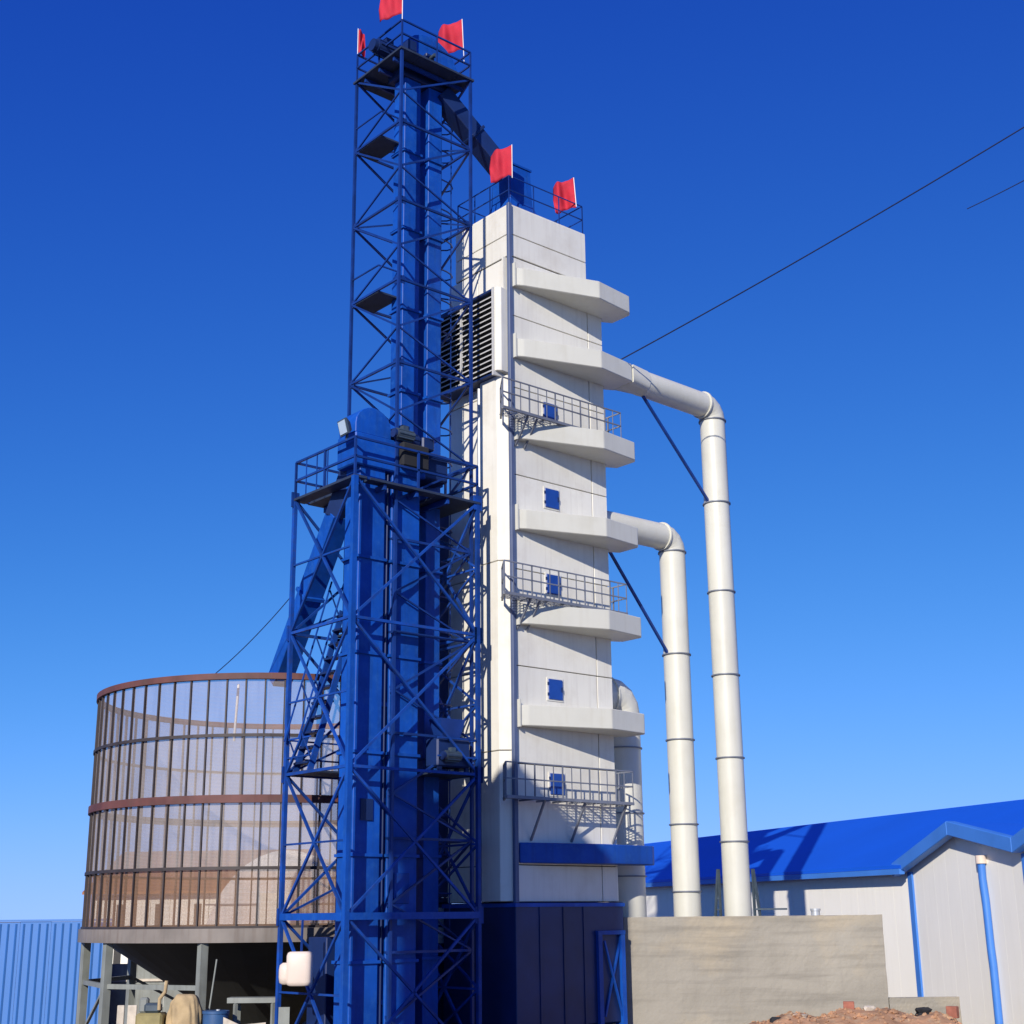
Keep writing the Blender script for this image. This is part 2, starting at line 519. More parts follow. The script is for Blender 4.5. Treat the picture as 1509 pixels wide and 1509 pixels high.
# walkways with railings
def walkway(z, solid, brackets=True):
    a0, a1, b0 = -0.82, 3.62, -0.62
    # open steel grating: thin bearing bars and cross bars, too fine to pick apart, one mesh
    v, fc = [], []

    def slat(p0_, p1_, q0_, q1_, zz, th):
        k = len(v)
        v.extend(D(x_, y_, w_) for w_ in (zz, zz + th) for x_, y_ in ((p0_, q0_), (p1_, q0_), (p1_, q1_), (p0_, q1_)))
        fc.extend(tuple(k + i for i in f_) for f_ in ((0, 1, 2, 3), (4, 5, 6, 7), (0, 1, 5, 4), (1, 2, 6, 5), (2, 3, 7, 6), (3, 0, 4, 7)))

    for i in range(7):
        b_ = b0 + 0.02 + i * 0.083
        slat(a0 + 0.62 * max(0, b_ - b0), a1, b_, b_ + 0.014, z, 0.014)
    for i in range(30):
        a_ = a0 + 0.1 + i * 0.145
        slat(a_, a_ + 0.012, b0, min(-0.08, b0 + (a_ - a0) * 1.25), z + 0.0145, 0.01)
    dk = from_py('walkway', v, fc, 'grating', dry)
    bar('edge_beam', D(a0, b0 - 0.02, z), D(a1, b0 - 0.02, z), 0.04, 0.075, 'grating', dk)
    bar('edge_beam', D(a0 - 0.01, b0, z), D(-0.32, 0.06, z), 0.05, 0.08, 'grating', dk)
    n = 14
    for i in range(n + 1):
        a = a0 + (a1 - a0) * i / n
        bar('picket', D(a, b0, z), D(a, b0, z + 0.85), 0.02 if i % 3 else 0.032, 0.02 if i % 3 else 0.032, 'grating', dk)
    bar('picket', D(-0.56, -0.28, z), D(-0.56, -0.28, z + 0.85), 0.022, 0.022, 'grating', dk)
    bar('picket', D(-0.32, 0.06, z), D(-0.32, 0.06, z + 0.85), 0.03, 0.03, 'grating', dk)
    bar('picket', D(a1, -0.1, z), D(a1, -0.1, z + 0.85), 0.035, 0.035, 'grating', dk)
    for h in (0.85, 0.45):
        bar('rail', D(a0, b0, z + h), D(a1, b0, z + h), 0.032, 0.032, 'grating', dk)
        bar('rail', D(a1, b0, z + h), D(a1, 0.0, z + h), 0.032, 0.032, 'grating', dk)
        bar('rail', D(a0, b0, z + h), D(-0.32, 0.06, z + h), 0.032, 0.032, 'grating', dk)
    for i in range(7):
        a = 0.1 + (a1 - 0.2) * i / 6
        bar('joist', D(a, b0, z - 0.03), D(a, -0.05, z - 0.03), 0.03, 0.045, 'grating', dk)
    if brackets:
        for a in (0.12, 0.45):
            bar('bracket', D(a, b0 + 0.05, z - 0.04), D(a, -0.02, z - 0.75), 0.045, 0.045, 'grating', dk)
    else:
        for a in (0.5, 1.9, 3.4):
            bar('bracket', D(a, b0 + 0.05, z - 0.04), D(a, -0.02, z - 1.0), 0.05, 0.05, 'grating', dk)


walkway(16.42, False)
walkway(11.36, True)
walkway(6.22, True, False)
# roof railing
rr = 0.026
for a, b in ((0.05, 0.05), (1.0, 0.05), (2.0, 0.05), (2.95, 0.05), (0.05, 0.9), (0.05, 1.6), (0.05, 2.4), (2.95, 1.2), (2.95, 2.4)):
    bar('roof_rail_post', D(a, b, ZT), D(a, b, ZT + 0.95), rr, rr, 'steel', dry)
for z in (ZT + 0.5, ZT + 0.95):
    for p, q in (((0.05, 0.05), (2.95, 0.05)), ((0.05, 0.05), (0.05, 2.4)), ((2.95, 0.05), (2.95, 2.4)), ((0.05, 2.4), (2.95, 2.4))):
        bar('roof_rail', D(*p, z), D(*q, z), rr, rr, 'steel', dry)
# inlet funnel on the roof
fn = loft('inlet_funnel', [[D(a, b, z) for a, b in ((c - s, 1.0 - s), (c + s, 1.0 - s), (c + s, 1.0 + s), (c - s, 1.0 + s))]
                           for c, s, z in ((0.98, 0.66, ZT), (0.98, 0.44, 23.6), (0.98, 0.40, 24.75))], 'blue', dry, bev=0.02)
box('funnel_rim', D, 0.55, 1.41, 0.57, 1.43, 24.75, 24.81, 'blue', fn)
# blue base: collar, discharge hopper, legs
box('base_collar', D, -0.1, AW + 0.06, -0.1, BW + 0.05, 0.75, ZB - 0.01, 'navy', dry, bev=0.015)
box('base_rim', D, -0.13, AW + 0.09, -0.13, BW + 0.08, 3.6, 3.69, 'blue', dry)
loft('discharge_hopper', [[D(a, b, z) for a, b in ((1.79 - s, 1.37 - t), (1.79 + s, 1.37 - t), (1.79 + s, 1.37 + t), (1.79 - s, 1.37 + t))]
                          for s, t, z in ((1.75, 1.33, 0.76), (1.2, 0.9, 0.5), (0.35, 0.3, 0.2))], 'navy', dry)
for a, b in ((0.0, 0.0), (AW - 0.05, 0.0), (2.75, 0.0), (0.0, BW), (AW - 0.05, BW)):
    box('base_leg', D, a - 0.1, a + 0.1, b - 0.09, b + 0.11, 0, 0.75, 'blue', dry)
bar('base_brace', D(2.85, -0.13, 0.9), D(3.45, -0.13, 2.75), 0.05, 0.05, 'blue', dry)
bar('base_brace', D(3.45, -0.16, 0.9), D(2.85, -0.16, 2.75), 0.05, 0.05, 'blue', dry)
box('base_panel', D, 0.1, 2.65, 1.0, 1.06, 0.0, 0.74, 'navy', dry)
for a in (2.68, 3.5):
    box('base_post', D, a - 0.07, a + 0.07, -0.2, -0.105, 0, 2.9, 'blue', dry)
box('base_post', D, 2.6, 3.58, -0.21, -0.105, 2.9, 3.0, 'blue', dry)
for a in (0.7, 1.5, 2.2):
    box('base_stiffener', D, a - 0.03, a + 0.03, -0.125, -0.101, 0.76, 3.6, 'navy', dry)


# ------------------------------------------------------------------ round ducts beside the dryer
def duct(label, start, corner, zb, r, joints, nseg=28, brace=None):
    s, c = D(*start), D(*corner)
    t = thing('air_pipe', D(corner[0], corner[1], zb), label, 'pipe')
    hd = (c - s).normalized()
    R2 = r * 1.15
    p0 = c - hd * R2
    tube('pipe_section', [s, p0], r, 'duct', t, nseg)
    el = []
    for i in range(0, 5):
        th = math.pi / 2 * i / 4
        el.append(p0 + hd * R2 * math.sin(th) - Vector((0, 0, R2 * (1 - math.cos(th)))))
    tube('elbow', el, r * 1.012, 'duct', t, nseg, sharp_rings=True)
    cuts = [el[-1].z] + joints + [zb]
    for i in range(len(cuts) - 1):
        tube('pipe_section', [Vector((c.x, c.y, cuts[i])), Vector((c.x, c.y, cuts[i + 1]))], r, 'duct', t, nseg)
    for z in cuts[:-1]:
        tube('flange', [Vector((c.x, c.y, z - 0.018)), Vector((c.x, c.y, z + 0.018))], r + 0.04, 'grating', t, nseg)
    fl = p0
    tube('flange', [fl - hd * 0.025, fl + hd * 0.025], r + 0.045, 'duct', t, nseg)
    if brace:
        bar('stay', s.lerp(p0, brace[0]) - Vector((0, 0, r)), Vector((c.x, c.y, brace[1])) - hd * (r * 0.9), 0.07, 0.07, 'steel', t)
    return t


p1 = duct('tallest white round pipe with an elbow, rightmost of the two slender ones', (4.74, -0.42, 18.52), (7.85, -0.42, 18.45), 0.2, 0.385, [15.35, 12.6, 10.1, 7.7, 5.35], brace=(0.02, 15.35))
sqr = []
for u_ in (0.0, 1.0):
    rg_ = []
    for k in range(24):
        th = 2 * math.pi * k / 24
        cx_, sx_ = math.cos(th), math.sin(th)
        mm = max(abs(cx_), abs(sx_))
        fb, fz = (cx_ / mm * 0.42, sx_ / mm * 0.27) if u_ == 0 else (cx_ * 0.4, sx_ * 0.4)
        rg_.append(D(4.0 + u_ * 0.75, -0.42 + fb, 18.53 + fz))
    sqr.append(rg_)
loft('transition', sqr, 'duct', p1, smooth='quads')
p2 = duct('shorter white round pipe with an elbow, standing between dryer and taller pipe', (3.6, 0.6, 14.3), (6.88, 0.6, 14.32), 0.2, 0.39, [10.75, 8.25, 5.85, 4.0], brace=(0.1, 10.75))
p3 = duct('short stout white pipe close against the right side of the dryer', (3.6, 0.95, 9.3), (4.85, 0.95, 9.42), 0.2, 0.52, [7.9, 6.1, 4.4])


# ------------------------------------------------------------------ lattice towers
def lattice(t, a0, a1, b0, b1, levels, leg, strut, m, style):
    C4 = [(a0, b0), (a1, b0), (a1, b1), (a0, b1)]
    for a, b in C4:
        bar('leg', D(a, b, levels[0]), D(a, b, levels[-1]), leg, leg, m, t)
    for i, z in enumerate(levels[1:], 1):
        for k in range(4):
            p, q = C4[k], C4[(k + 1) % 4]
            bar('strut', D(*p, z), D(*q, z), strut, strut, m, t)
    for i in range(len(levels) - 1):
        z0, z1 = levels[i], levels[i + 1]
        for k in range(4):
            p, q = C4[k], C4[(k + 1) % 4]
            if style == 'x':
                bar('brace', D(*p, z0), D(*q, z1), strut * 0.85, strut * 0.85, m, t)
                bar('brace', D(*q, z0), D(*p, z1), strut * 0.85, strut * 0.85, m, t)
            else:
                zm = z0 + (z1 - z0) * 0.42
                if k % 2 == 0:
                    p, q = q, p
                bar('brace', D(*p, z1), D(*q, zm), strut * 0.85, strut * 0.85, m, t)
                bar('brace', D(*q, zm), D(*p, z0), strut * 0.7, strut * 0.7, m, t)


UA0, UA1, UB0, UB1 = -3.47, -1.0, 0.5, 2.72
t1 = thing('lattice_tower', D((UA0 + UA1) / 2, (UB0 + UB1) / 2, 0), 'tall slender blue steel lattice tower, the highest structure, with top platform', 'tower')
ulev = [0, 2.6, 5.2, 7.7, 10.2, 12.6, 15.0, 17.4, 19.78, 22.15, 24.55, 26.85]
lattice(t1, UA0, UA1, UB0, UB1, ulev, 0.075, 0.06, 'steel', 'k')


def rails(t, a0, a1, b0, b1, z, h, mid, th, m='steel', posts=2):
    C4 = [(a0, b0), (a1, b0), (a1, b1), (a0, b1)]
    for k in range(4):
        p, q = Vector(C4[k]), Vector(C4[(k + 1) % 4])
        for zz in (z + h, z + mid):
            bar('rail', D(*p, zz), D(*q, zz), th, th, m, t)
        for i in range(posts):
            c = p.lerp(q, i / posts)
            bar('rail_post', D(*c, z), D(*c, z + h), th, th, m, t)


for z in ulev[5:-1]:
    for a, b, da, db in ((UA0, UB0, 1, 0), (UA0, UB0, 0, 1), (UA1, UB0, -1, 0), (UA0, UB1, 0, -1), (UA1, UB0, 0, 1)):
        bar('gusset', D(a + da * 0.1, b + db * 0.1, z - 0.11), D(a + da * 0.1, b + db * 0.1, z + 0.11), 0.2 if da == 0 else 0.012, 0.2 if da else 0.012, 'steel', t1)
E1 = 0.08
box('platform', D, UA0 - E1, -2.85, UB0 - E1, UB1 + E1, 26.80, 26.86, 'plate', t1)
box('platform', D, -1.45, UA1 + E1, UB0 - E1, UB1 + E1, 26.80, 26.86, 'plate', t1)
box('platform', D, -2.84, -1.46, UB0 - E1, 1.1, 26.80, 26.86, 'plate', t1)
box('platform', D, -2.84, -1.46, 1.85, UB1 + E1, 26.80, 26.86, 'plate', t1)
rails(t1, UA0, UA1, UB0, UB1, 26.86, 0.92, 0.48, 0.045)
for i in range(3):
    bar('deck_beam', D(UA0, UB0 + 0.4 + i * 0.7, 26.72), D(UA1, UB0 + 0.4 + i * 0.7, 26.72), 0.07, 0.12, 'steel', t1)
bar('brace', D(UA0, UB1, 26.86), D(UA0 + 1.2, UB1, 27.75), 0.03, 0.03, 'steel', t1)
for z in (24.5, 19.72):
    box('landing', D, UA0, UA0 + 0.72, 1.45, UB1, z, z + 0.05, 'plate', t1)
    bar('rail', D(UA0, 1.45, z + 0.8), D(UA0, UB1, z + 0.8), 0.035, 0.035, 'steel', t1)
    bar('rail', D(UA0 + 0.72, 1.45, z + 0.8), D(UA0, 1.45, z + 0.8), 0.035, 0.035, 'steel', t1)
    bar('rail_post', D(UA0 + 0.72, 1.45, z), D(UA0 + 0.72, 1.45, z + 0.8), 0.035, 0.035, 'steel', t1)
# caged ladder
la, lb = -1.35, 1.55
ld = bar('ladder', D(la, lb, 0.5), D(la, lb, 27.6), 0.035, 0.035, 'steel', t1)
ld2 = bar('ladder', D(la, lb + 0.45, 0.5), D(la, lb + 0.45, 27.6), 0.035, 0.035, 'steel', t1)
for i in range(84):
    z = 1.0 + i * 0.31
    bar('rung', D(la, lb, z), D(la, lb + 0.45, z), 0.022, 0.022, 'steel', t1)
hoop = tube('cage_hoop', [D(la + 0.02 + 0.62 * math.sin(math.pi * k / 8), lb + 0.225 - 0.34 * math.cos(math.pi * k / 8), 3.0) for k in range(9)], 0.022, 'steel', t1, 5)
for i in range(1, 26):
    c = hoop.copy()
    COL.objects.link(c)
    c.location.z += i * 0.95
for k in (2, 4, 6):
    q = (la + 0.02 + 0.62 * math.sin(math.pi * k / 8), lb + 0.225 - 0.34 * math.cos(math.pi * k / 8))
    bar('cage_strap', D(*q, 3.0), D(*q, 26.8), 0.03, 0.015, 'steel', t1)

WA0, WA1, WB0, WB1 = -4.92, -1.02, 0.22, 2.97
t2 = thing('lattice_tower', D((WA0 + WA1) / 2, (WB0 + WB1) / 2, 0), 'wide lower blue steel lattice tower with dark platform and ladder, beside the round silo', 'tower')
wlev = [0, 3.42, 6.8, 10.35, 13.9]
lattice(t2, WA0, WA1, WB0, WB1, wlev, 0.10, 0.07, 'steel2', 'x')
bar('leg_stiffener', D(WA0, WB0 - 0.001, 0), D(WA0, WB0 - 0.001, 13.9), 0.13, 0.13, 'blue', t2)
for z in (3.42,):
    for p, q in (((WA0, WB0), (WA1, WB0)), ((WA0, WB0), (WA0, WB1))):
        bar('beam', D(*p, z), D(*q, z), 0.12, 0.16, 'blue', t2)
# extra secondary bracing on the side towards the dryer
for i in range(len(wlev) - 1):
    z0, z1 = wlev[i], wlev[i + 1]
    zm = (z0 + z1) / 2
    bar('brace', D(WA1, WB0, zm), D(WA1, WB1, z0), 0.05, 0.05, 'steel2', t2)
    bar('brace', D(WA1, WB0, zm), D(WA1, WB1, z1), 0.05, 0.05, 'steel2', t2)
    bar('strut', D(WA1, WB0, zm), D(WA1, WB1, zm), 0.05, 0.05, 'steel2', t2)
    bar('brace', D(WA1, WB1, zm), D(WA0, WB1, z0), 0.05, 0.05, 'steel2', t2)
    bar('strut', D(WA0, WB0, zm), D(WA0, WB1, zm), 0.045, 0.045, 'steel2', t2)
    for k in range(2):
        bar('gusset', D(WA1, WB0 - 0.01, (z0, z1)[k] - 0.2), D(WA1, WB0 - 0.01, (z0, z1)[k] + 0.2), 0.05, 0.26, 'steel2', t2)
        bar('gusset', D(WA0, WB1, (z0, z1)[k] - 0.2), D(WA0, WB1, (z0, z1)[k] + 0.2), 0.05, 0.22, 'steel2', t2)
E2 = 0.06
box('platform', D, WA0 - E2, -4.6, WB0 - E2, WB1 + E2, 13.86, 13.92, 'plate', t2)
box('platform', D, -2.3, WA1 + E2, WB0 - E2, WB1 + E2, 13.86, 13.92, 'plate', t2)
box('platform', D, -4.49, -2.31, 1.65, WB1 + E2, 13.86, 13.92, 'plate', t2)
box('platform', D, -4.49, -2.31, WB0 - E2, 0.5, 13.86, 13.92, 'plate', t2)
for a in (-4.0, -3.0, -2.0):
    bar('deck_beam', D(a, WB0, 13.78), D(a, WB1, 13.78), 0.08, 0.14, 'steel2', t2)
rails(t2, WA0, WA1, WB0, WB1, 13.92, 1.0, 0.5, 0.055)
for i in range(1, 4):
    c = WA0 + i * 0.16
    bar('rail_post', D(WA0, WB1 - i * 0.5, 13.92), D(WA0, WB1 - i * 0.5, 14.9), 0.025, 0.025, 'steel2', t2)
box('landing', D, WA0, -2.4, 1.9, WB1, 6.8, 6.85, 'plate', t2)
box('landing', D, -3.6, -2.6, 1.9, WB1, 10.4, 10.45, 'plate', t2)
box('landing', D, -2.3, WA1, WB0, 1.6, 6.78, 6.84, 'plate', t2)
for z in (7.2, 7.65):
    bar('rail', D(WA0, 1.9, z), D(WA0, WB1, z), 0.04, 0.04, 'steel2', t2)
    bar('rail', D(WA0, WB1, z), D(-2.4, WB1, z), 0.04, 0.04, 'steel2', t2)
    bar('rail', D(-2.3, WB0, z), D(WA1, WB0, z), 0.04, 0.04, 'steel2', t2)
    bar('rail', D(WA1, WB0, z), D(WA1, 1.6, z), 0.04, 0.04, 'steel2', t2)
# steep ship ladder
q0, q1 = (-4.72, 6.85), (-3.45, 11.1)
for b in (2.2, 2.85):
    st = bar('stair_stringer', D(q0[0], b, q0[1]), D(q1[0], b, q1[1]), 0.05, 0.16, 'steel2', t2)
    bar('stair_rail', D(q0[0] - 0.35, b, q0[1] + 0.75), D(q1[0] - 0.35, b, q1[1] + 0.75), 0.035, 0.035, 'steel2', t2)
    for i in range(4):
        u = 0.05 + i * 0.3
        a, z = q0[0] + (q1[0] - q0[0]) * u, q0[1] + (q1[1] - q0[1]) * u
        bar('rail_post', D(a, b, z), D(a - 0.35, b, z + 0.75), 0.03, 0.03, 'steel2', t2)
for i in range(11):
    u = (i + 0.5) / 11
    a, z = q0[0] + (q1[0] - q0[0]) * u, q0[1] + (q1[1] - q0[1]) * u
    box('tread', D, a - 0.13, a + 0.13, 2.2, 2.85, z, z + 0.05, 'navy', t2)


# ------------------------------------------------------------------ bucket elevators
def trunk(t, name, a0, a1, b0, b1, z0, z1, m, step, flange=0.05):
    z = z0
    while z < z1 - 0.05:
        ze = min(z + step, z1)
        box(name, D, a0, a1, b0, b1, z + 0.004, ze - 0.004, m, t, bev=0.012)
        box('flange', D, a0 - flange, a1 + flange, b0 - flange, b1 + flange, ze - 0.035, ze + 0.035, m, t)
        z = ze


def hood(t, ac, half, zb, rise, b0, b1, m):
    pts = [(ac - half, zb)]
    for i in range(11):
        th = math.pi * i / 10
        pts.append((ac - half * math.cos(th), zb + 0.25 + (rise - 0.25) * math.sin(th)))
    pts.append((ac + half, zb))
    return profile('head', D, pts, b0, b1, m, t, bev=0.015)


def motor(t, a, b, z, s, m='motor'):
    o = tube('motor', [D(a - 0.34 * s, b, z), D(a + 0.34 * s, b, z)], 0.17 * s, m, t, 12)
    tube('motor_fan_cover', [D(a - 0.44 * s, b, z), D(a - 0.345 * s, b, z)], 0.15 * s, 'navy', o, 12)
    for k in range(8):
        th = 2 * math.pi * k / 8
        dy, dz = 0.18 * s * math.cos(th), 0.18 * s * math.sin(th)
        bar('cooling_fin', D(a - 0.3 * s, b + dy, z + dz), D(a + 0.3 * s, b + dy, z + dz), 0.02, 0.03, m, o)
    box('terminal_box', D, a - 0.1 * s, a + 0.1 * s, b - 0.09 * s, b + 0.09 * s, z + 0.16 * s, z + 0.3 * s, m, o)
    return o


e1 = thing('bucket_elevator', D(-2.15, 1.45, 0), 'slender twin trunk blue bucket elevator with domed head at the top of the tall tower', 'elevator')
trunk(e1, 'trunk', -2.83, -2.27, 1.2, 1.72, 0, 26.6, 'blue', 2.42)
trunk(e1, 'trunk', -1.98, -1.50, 1.2, 1.72, 0, 26.6, 'blue', 2.42)
box('head_base', D, -3.0, -1.3, 1.12, 1.82, 26.55, 26.95, 'navy', e1, bev=0.02)
h1 = hood(e1, -1.98, 1.02, 26.95, 1.25, 1.12, 1.83, 'blue')
tube('pulley_shaft', [D(-2.1, 0.75, 27.35), D(-2.1, 2.2, 27.35)], 0.06, 'motor', e1)
box('bearing', D, -2.25, -1.95, 0.98, 1.14, 27.2, 27.5, 'navy', e1, bev=0.02)
motor(e1, -3.25, 1.5, 27.35, 1.25, 'navy')
box('gearbox', D, -3.05, -2.75, 0.75, 1.14, 27.05, 27.5, 'navy', e1, bev=0.03)
sp = square_spout('spout', D(-1.5, 1.3, 26.55), D(0.95, 1.0, 24.45), 0.55, 0.5, 'navy', e1)
square_spout('spout_flange', D(-0.4, 1.165, 25.607), D(-0.33, 1.157, 25.547), 0.66, 0.6, 'navy', sp)

e2 = thing('bucket_elevator', D(-3.45, 0.95, 0), 'stout bright blue bucket elevator with boxy head inside the wide lower tower', 'elevator')
trunk(e2, 'trunk', -4.50, -3.72, 0.62, 1.25, 0, 14.4, 'blue', 2.4)
trunk(e2, 'trunk', -3.50, -2.62, 0.62, 1.25, 0, 14.4, 'blue', 2.4)
box('trunk_web', D, -3.715, -3.505, 0.8, 1.1, 0.9, 14.3, 'blue', e2)
for i in range(6):
    bar('tie', D(-3.715, 0.74, 1.5 + i * 2.3), D(-3.505, 0.74, 1.5 + i * 2.3), 0.08, 0.1, 'steel2', e2)
hb = box('head', D, -4.72, -2.5, 0.52, 1.36, 14.35, 15.2, 'blue', e2, bev=0.03)
hood(e2, -4.15, 0.55, 15.2, 0.75, 0.56, 1.32, 'blue')
box('dark_cavity', D, -3.4, -2.55, 0.3, 0.51, 14.5, 15.15, 'dark', e2, bev=0.04)  # near-black box standing in for the dark cavity beside the head
motor(e2, -3.0, 0.85, 15.42, 1.2, 'navy')
motor(e2, -3.3, 0.4, 15.35, 0.8, 'motor')
box('gearbox', D, -2.55, -2.15, 0.6, 1.15, 15.2, 15.55, 'navy', e2, bev=0.04)
box('head_guard', D, -2.5, -1.7, 0.6, 1.2, 14.4, 15.15, 'navy', e2, bev=0.04)
box('access_hatch', D, -4.3, -3.95, 0.585, 0.615, 5.6, 6.1, 'navy', e2)
box('inspection_door', D, -3.3, -2.85, 0.585, 0.615, 3.7, 4.4, 'steel2', e2, bev=0.01)
box('boot', D, -4.75, -2.4, 0.42, 1.45, 0.0, 0.9, 'navy', e2, bev=0.03)
tube('cable_conduit', [D(-3.61, 0.66, 0.9), D(-3.61, 0.66, 14.3)], 0.03, 'navy', e2, 6)
sq = square_spout('spout', D(-4.35, 1.75, 13.35), D(-4.02, 4.95, 9.45), 0.52, 0.5, 'blue', e2)
square_spout('spout_flange', D(-4.20, 3.22, 11.557), D(-4.193, 3.29, 11.472), 0.62, 0.6, 'blue', sq)
square_spout('spout_neck', D(-4.25, 1.25, 14.5), D(-4.36, 1.8, 13.25), 0.5, 0.48, 'navy', e2)

# dust duct standing between the towers and the dryer, its shade put into the paint
dd = thing('dust_duct', D(-0.4, 3.25, 3.88), 'rectangular blue duct coloured as if in shade, rising behind the lattice, left of the dryer', 'duct')
trunk(dd, 'duct_section', -0.95, 0.34, 3.08, 3.45, 3.88, 15.0, 'shaded_blue', 2.3, 0.03)
# grain cleaner on the small landing
pc = thing('grain_cleaner', D(-1.7, 0.5, 6.84), 'dark grain cleaning machine on landing right of the stout elevator trunk', 'machine')
box('cabinet', D, -2.25, -1.2, 0.3, 0.8, 6.95, 7.65, 'navy', pc, bev=0.04)
loft('hopper', [[D(a, b, z) for a, b in ((-1.75 - s_, 0.55 - s_ * 0.6), (-1.75 + s_, 0.55 - s_ * 0.6), (-1.75 + s_, 0.55 + s_ * 0.6), (-1.75 - s_, 0.55 + s_ * 0.6))] for s_, z in ((0.26, 7.65), (0.40, 8.15))], 'steel', pc)
motor(pc, -1.9, 0.16, 7.2, 0.7)
for a_ in (-2.15, -1.3):
    for b_ in (0.35, 0.75):
        box('foot', D, a_ - 0.05, a_ + 0.05, b_ - 0.04, b_ + 0.04, 6.84, 6.95, 'navy', pc)
# control shed at the foot of the towers
cs = thing('control_cabin', D(-1.9, 2.3, 0), 'dark navy sheet metal cabin at the foot of the lattice towers', 'cabin')
box('wall', D, -2.35, 0.42, 3.1, 4.1, 0.0, 3.75, 'navy', cs, bev=0.02)
box('roof', D, -2.5, 0.5, 3.0, 4.2, 3.75, 3.87, 'navy', cs)
box('wall', D, -4.3, -2.5, 1.9, 2.7, 0.0, 2.95, 'navy', cs, bev=0.02)
for z0, z1 in ((3.40, 3.62), (3.18, 3.36), (2.72, 3.12)):
    box('bright_plate', D, -0.18, 0.15, 3.07, 3.096, z0, z1, 'white', cs)  # added white plates standing in for bright patches behind the lattice


# ------------------------------------------------------------------ flags
def flag(label, base, h0, wdt, hgt, fold, grp='red flags on the tower tops', side=-1, tilt=0.0):
    t = thing('flag', base, label, 'flag', grp)
    base = Vector(base)
    top = base + Vector((tilt * h0, 0, h0))
    d = (top - base).normalized()
    tube('pole', [base, top + d * 0.03], 0.014, 'white', t, 6)
    n, k = 18, 10
    sd = base.x * 3 + base.z
    v, fc = [], []
    for j in range(k + 1):
        for i in range(n + 1):
            u, s = i / n, j / k
            p = top - d * (hgt * (1 - s)) + Vector((side * wdt * u * (1 - 0.12 * abs(s - 0.5) * u), fold * (math.sin(u * 6.2 + s * 2.2 + sd) + 0.5 * math.sin(u * 13 - s * 3 + 2 * sd)) * (0.3 + u) * min(1, u * 3) + 0.35 * wdt * u, -0.16 * hgt * u * u + 0.035 * math.sin(u * 7 + s * 3 + sd)))
            v.append(p)
    for j in range(k):
        for i in range(n):
            a = j * (n + 1) + i
            fc.append((a, a + 1, a + n + 2, a + n + 1))
    o = from_py('cloth', v, fc, 'red', t, smooth=True)
    sm = o.modifiers.new('thickness', 'SOLIDIFY')
    sm.thickness = 0.008
    return t


flag('red flag at the very top edge of the picture, above the domed elevator head', D(UA0, UB0, 27.6), 1.22, 0.70, 0.85, 0.07)
flag('small narrow red flag seen nearly edge-on, on left corner of the top platform', D(UA0, UB1, 27.6), 1.05, 0.2, 0.8, 0.1, side=1)
flag('red flag on the right corner of the tall tower top platform', D(UA1 + 0.05, UB0 + 0.35, 27.6), 1.5, 0.78, 0.98, 0.1, tilt=-0.04)
flag('red flag beside the blue funnel on the dryer roof', D(0.16, 0.02, ZT + 0.9), 1.05, 0.66, 0.98, 0.07)
flag('red flag above the far right corner of the dryer roof', D(2.7, 0.03, ZT + 0.85), 0.95, 0.66, 0.95, 0.12, tilt=-0.06)

# floodlight
fl = thing('floodlight', D(-4.95, 0.62, 14.95), 'small square floodlight clamped on the left railing of the lower platform', 'floodlight')
P = D(-5.05, 0.55, 15.22)
fo = bpy.data.objects.new('housing', None)
nrm = Vector((-0.75, -0.55, -0.25)).normalized()
x = Vector((0, 0, 1)).cross(nrm).normalized()
y = nrm.cross(x)
loft('housing', [[P + nrm * dz + x * sx * s + y * sy * s for sx, sy in ((-1, -1), (1, -1), (1, 1), (-1, 1))] for dz, s in ((-0.14, 0.1), (0.0, 0.2), (0.05, 0.2))], 'motor', fl)
bpy.data.objects.remove(fo)
loft('lens', [[P + nrm * dz + x * sx * s + y * sy * s for sx, sy in ((-1, -1), (1, -1), (1, 1), (-1, 1))] for dz, s in ((0.052, 0.165), (0.062, 0.165))], 'glass', fl)
bar('bracket', P - nrm * 0.1, D(-4.92, 0.62, 14.9), 0.05, 0.05, 'motor', fl)

# ------------------------------------------------------------------ wire mesh silo
SX, SY, SR, SZ0, SZ1 = -7.0, 41.5, 5.1, 3.15, 9.5
silo = thing('silo', (SX, SY, 0), 'round see-through wire mesh grain silo with rust red hoops on legs', 'silo')
NP = 64
rings_z = [3.2, 4.62, 6.34, 7.96, 9.5]


def ring(name, r0, r1, z0, z1, m, parent, n=96):
    c = Vector((SX, SY, 0))
    rr_ = []
    for k in range(n):
        th = 2 * math.pi * k / n
        d = Vector((math.sin(th), -math.cos(th), 0))
        rr_.append([c + d * r0 + Vector((0, 0, z0)), c + d * r1 + Vector((0, 0, z0)), c + d * r1 + Vector((0, 0, z1)), c + d * r0 + Vector((0, 0, z1))])
    v = [p for q in rr_ for p in q]
    fc = []
    for k in range(n):
        k2 = (k + 1) % n
        for i in range(4):
            i2 = (i + 1) % 4
            fc.append((k * 4 + i, k * 4 + i2, k2 * 4 + i2, k2 * 4 + i))
    return from_py(name, v, fc, m, parent)


ring('rim', SR - 0.02, SR + 0.10, 9.42, 9.58, 'rust', silo)
ring('hoop', SR + 0.035, SR + 0.085, 7.92, 8.0, 'frame', silo)
ring('hoop', SR + 0.02, SR + 0.11, 6.24, 6.44, 'rust', silo)
ring('hoop', SR + 0.035, SR + 0.085, 4.58, 4.66, 'frame', silo)
ring('ring_beam', SR - 0.25, SR + 0.14, 2.82, 3.16, 'ringbeam', silo)
ring('base_lip', SR - 0.05, SR + 0.09, 3.165, 3.22, 'frame', silo)
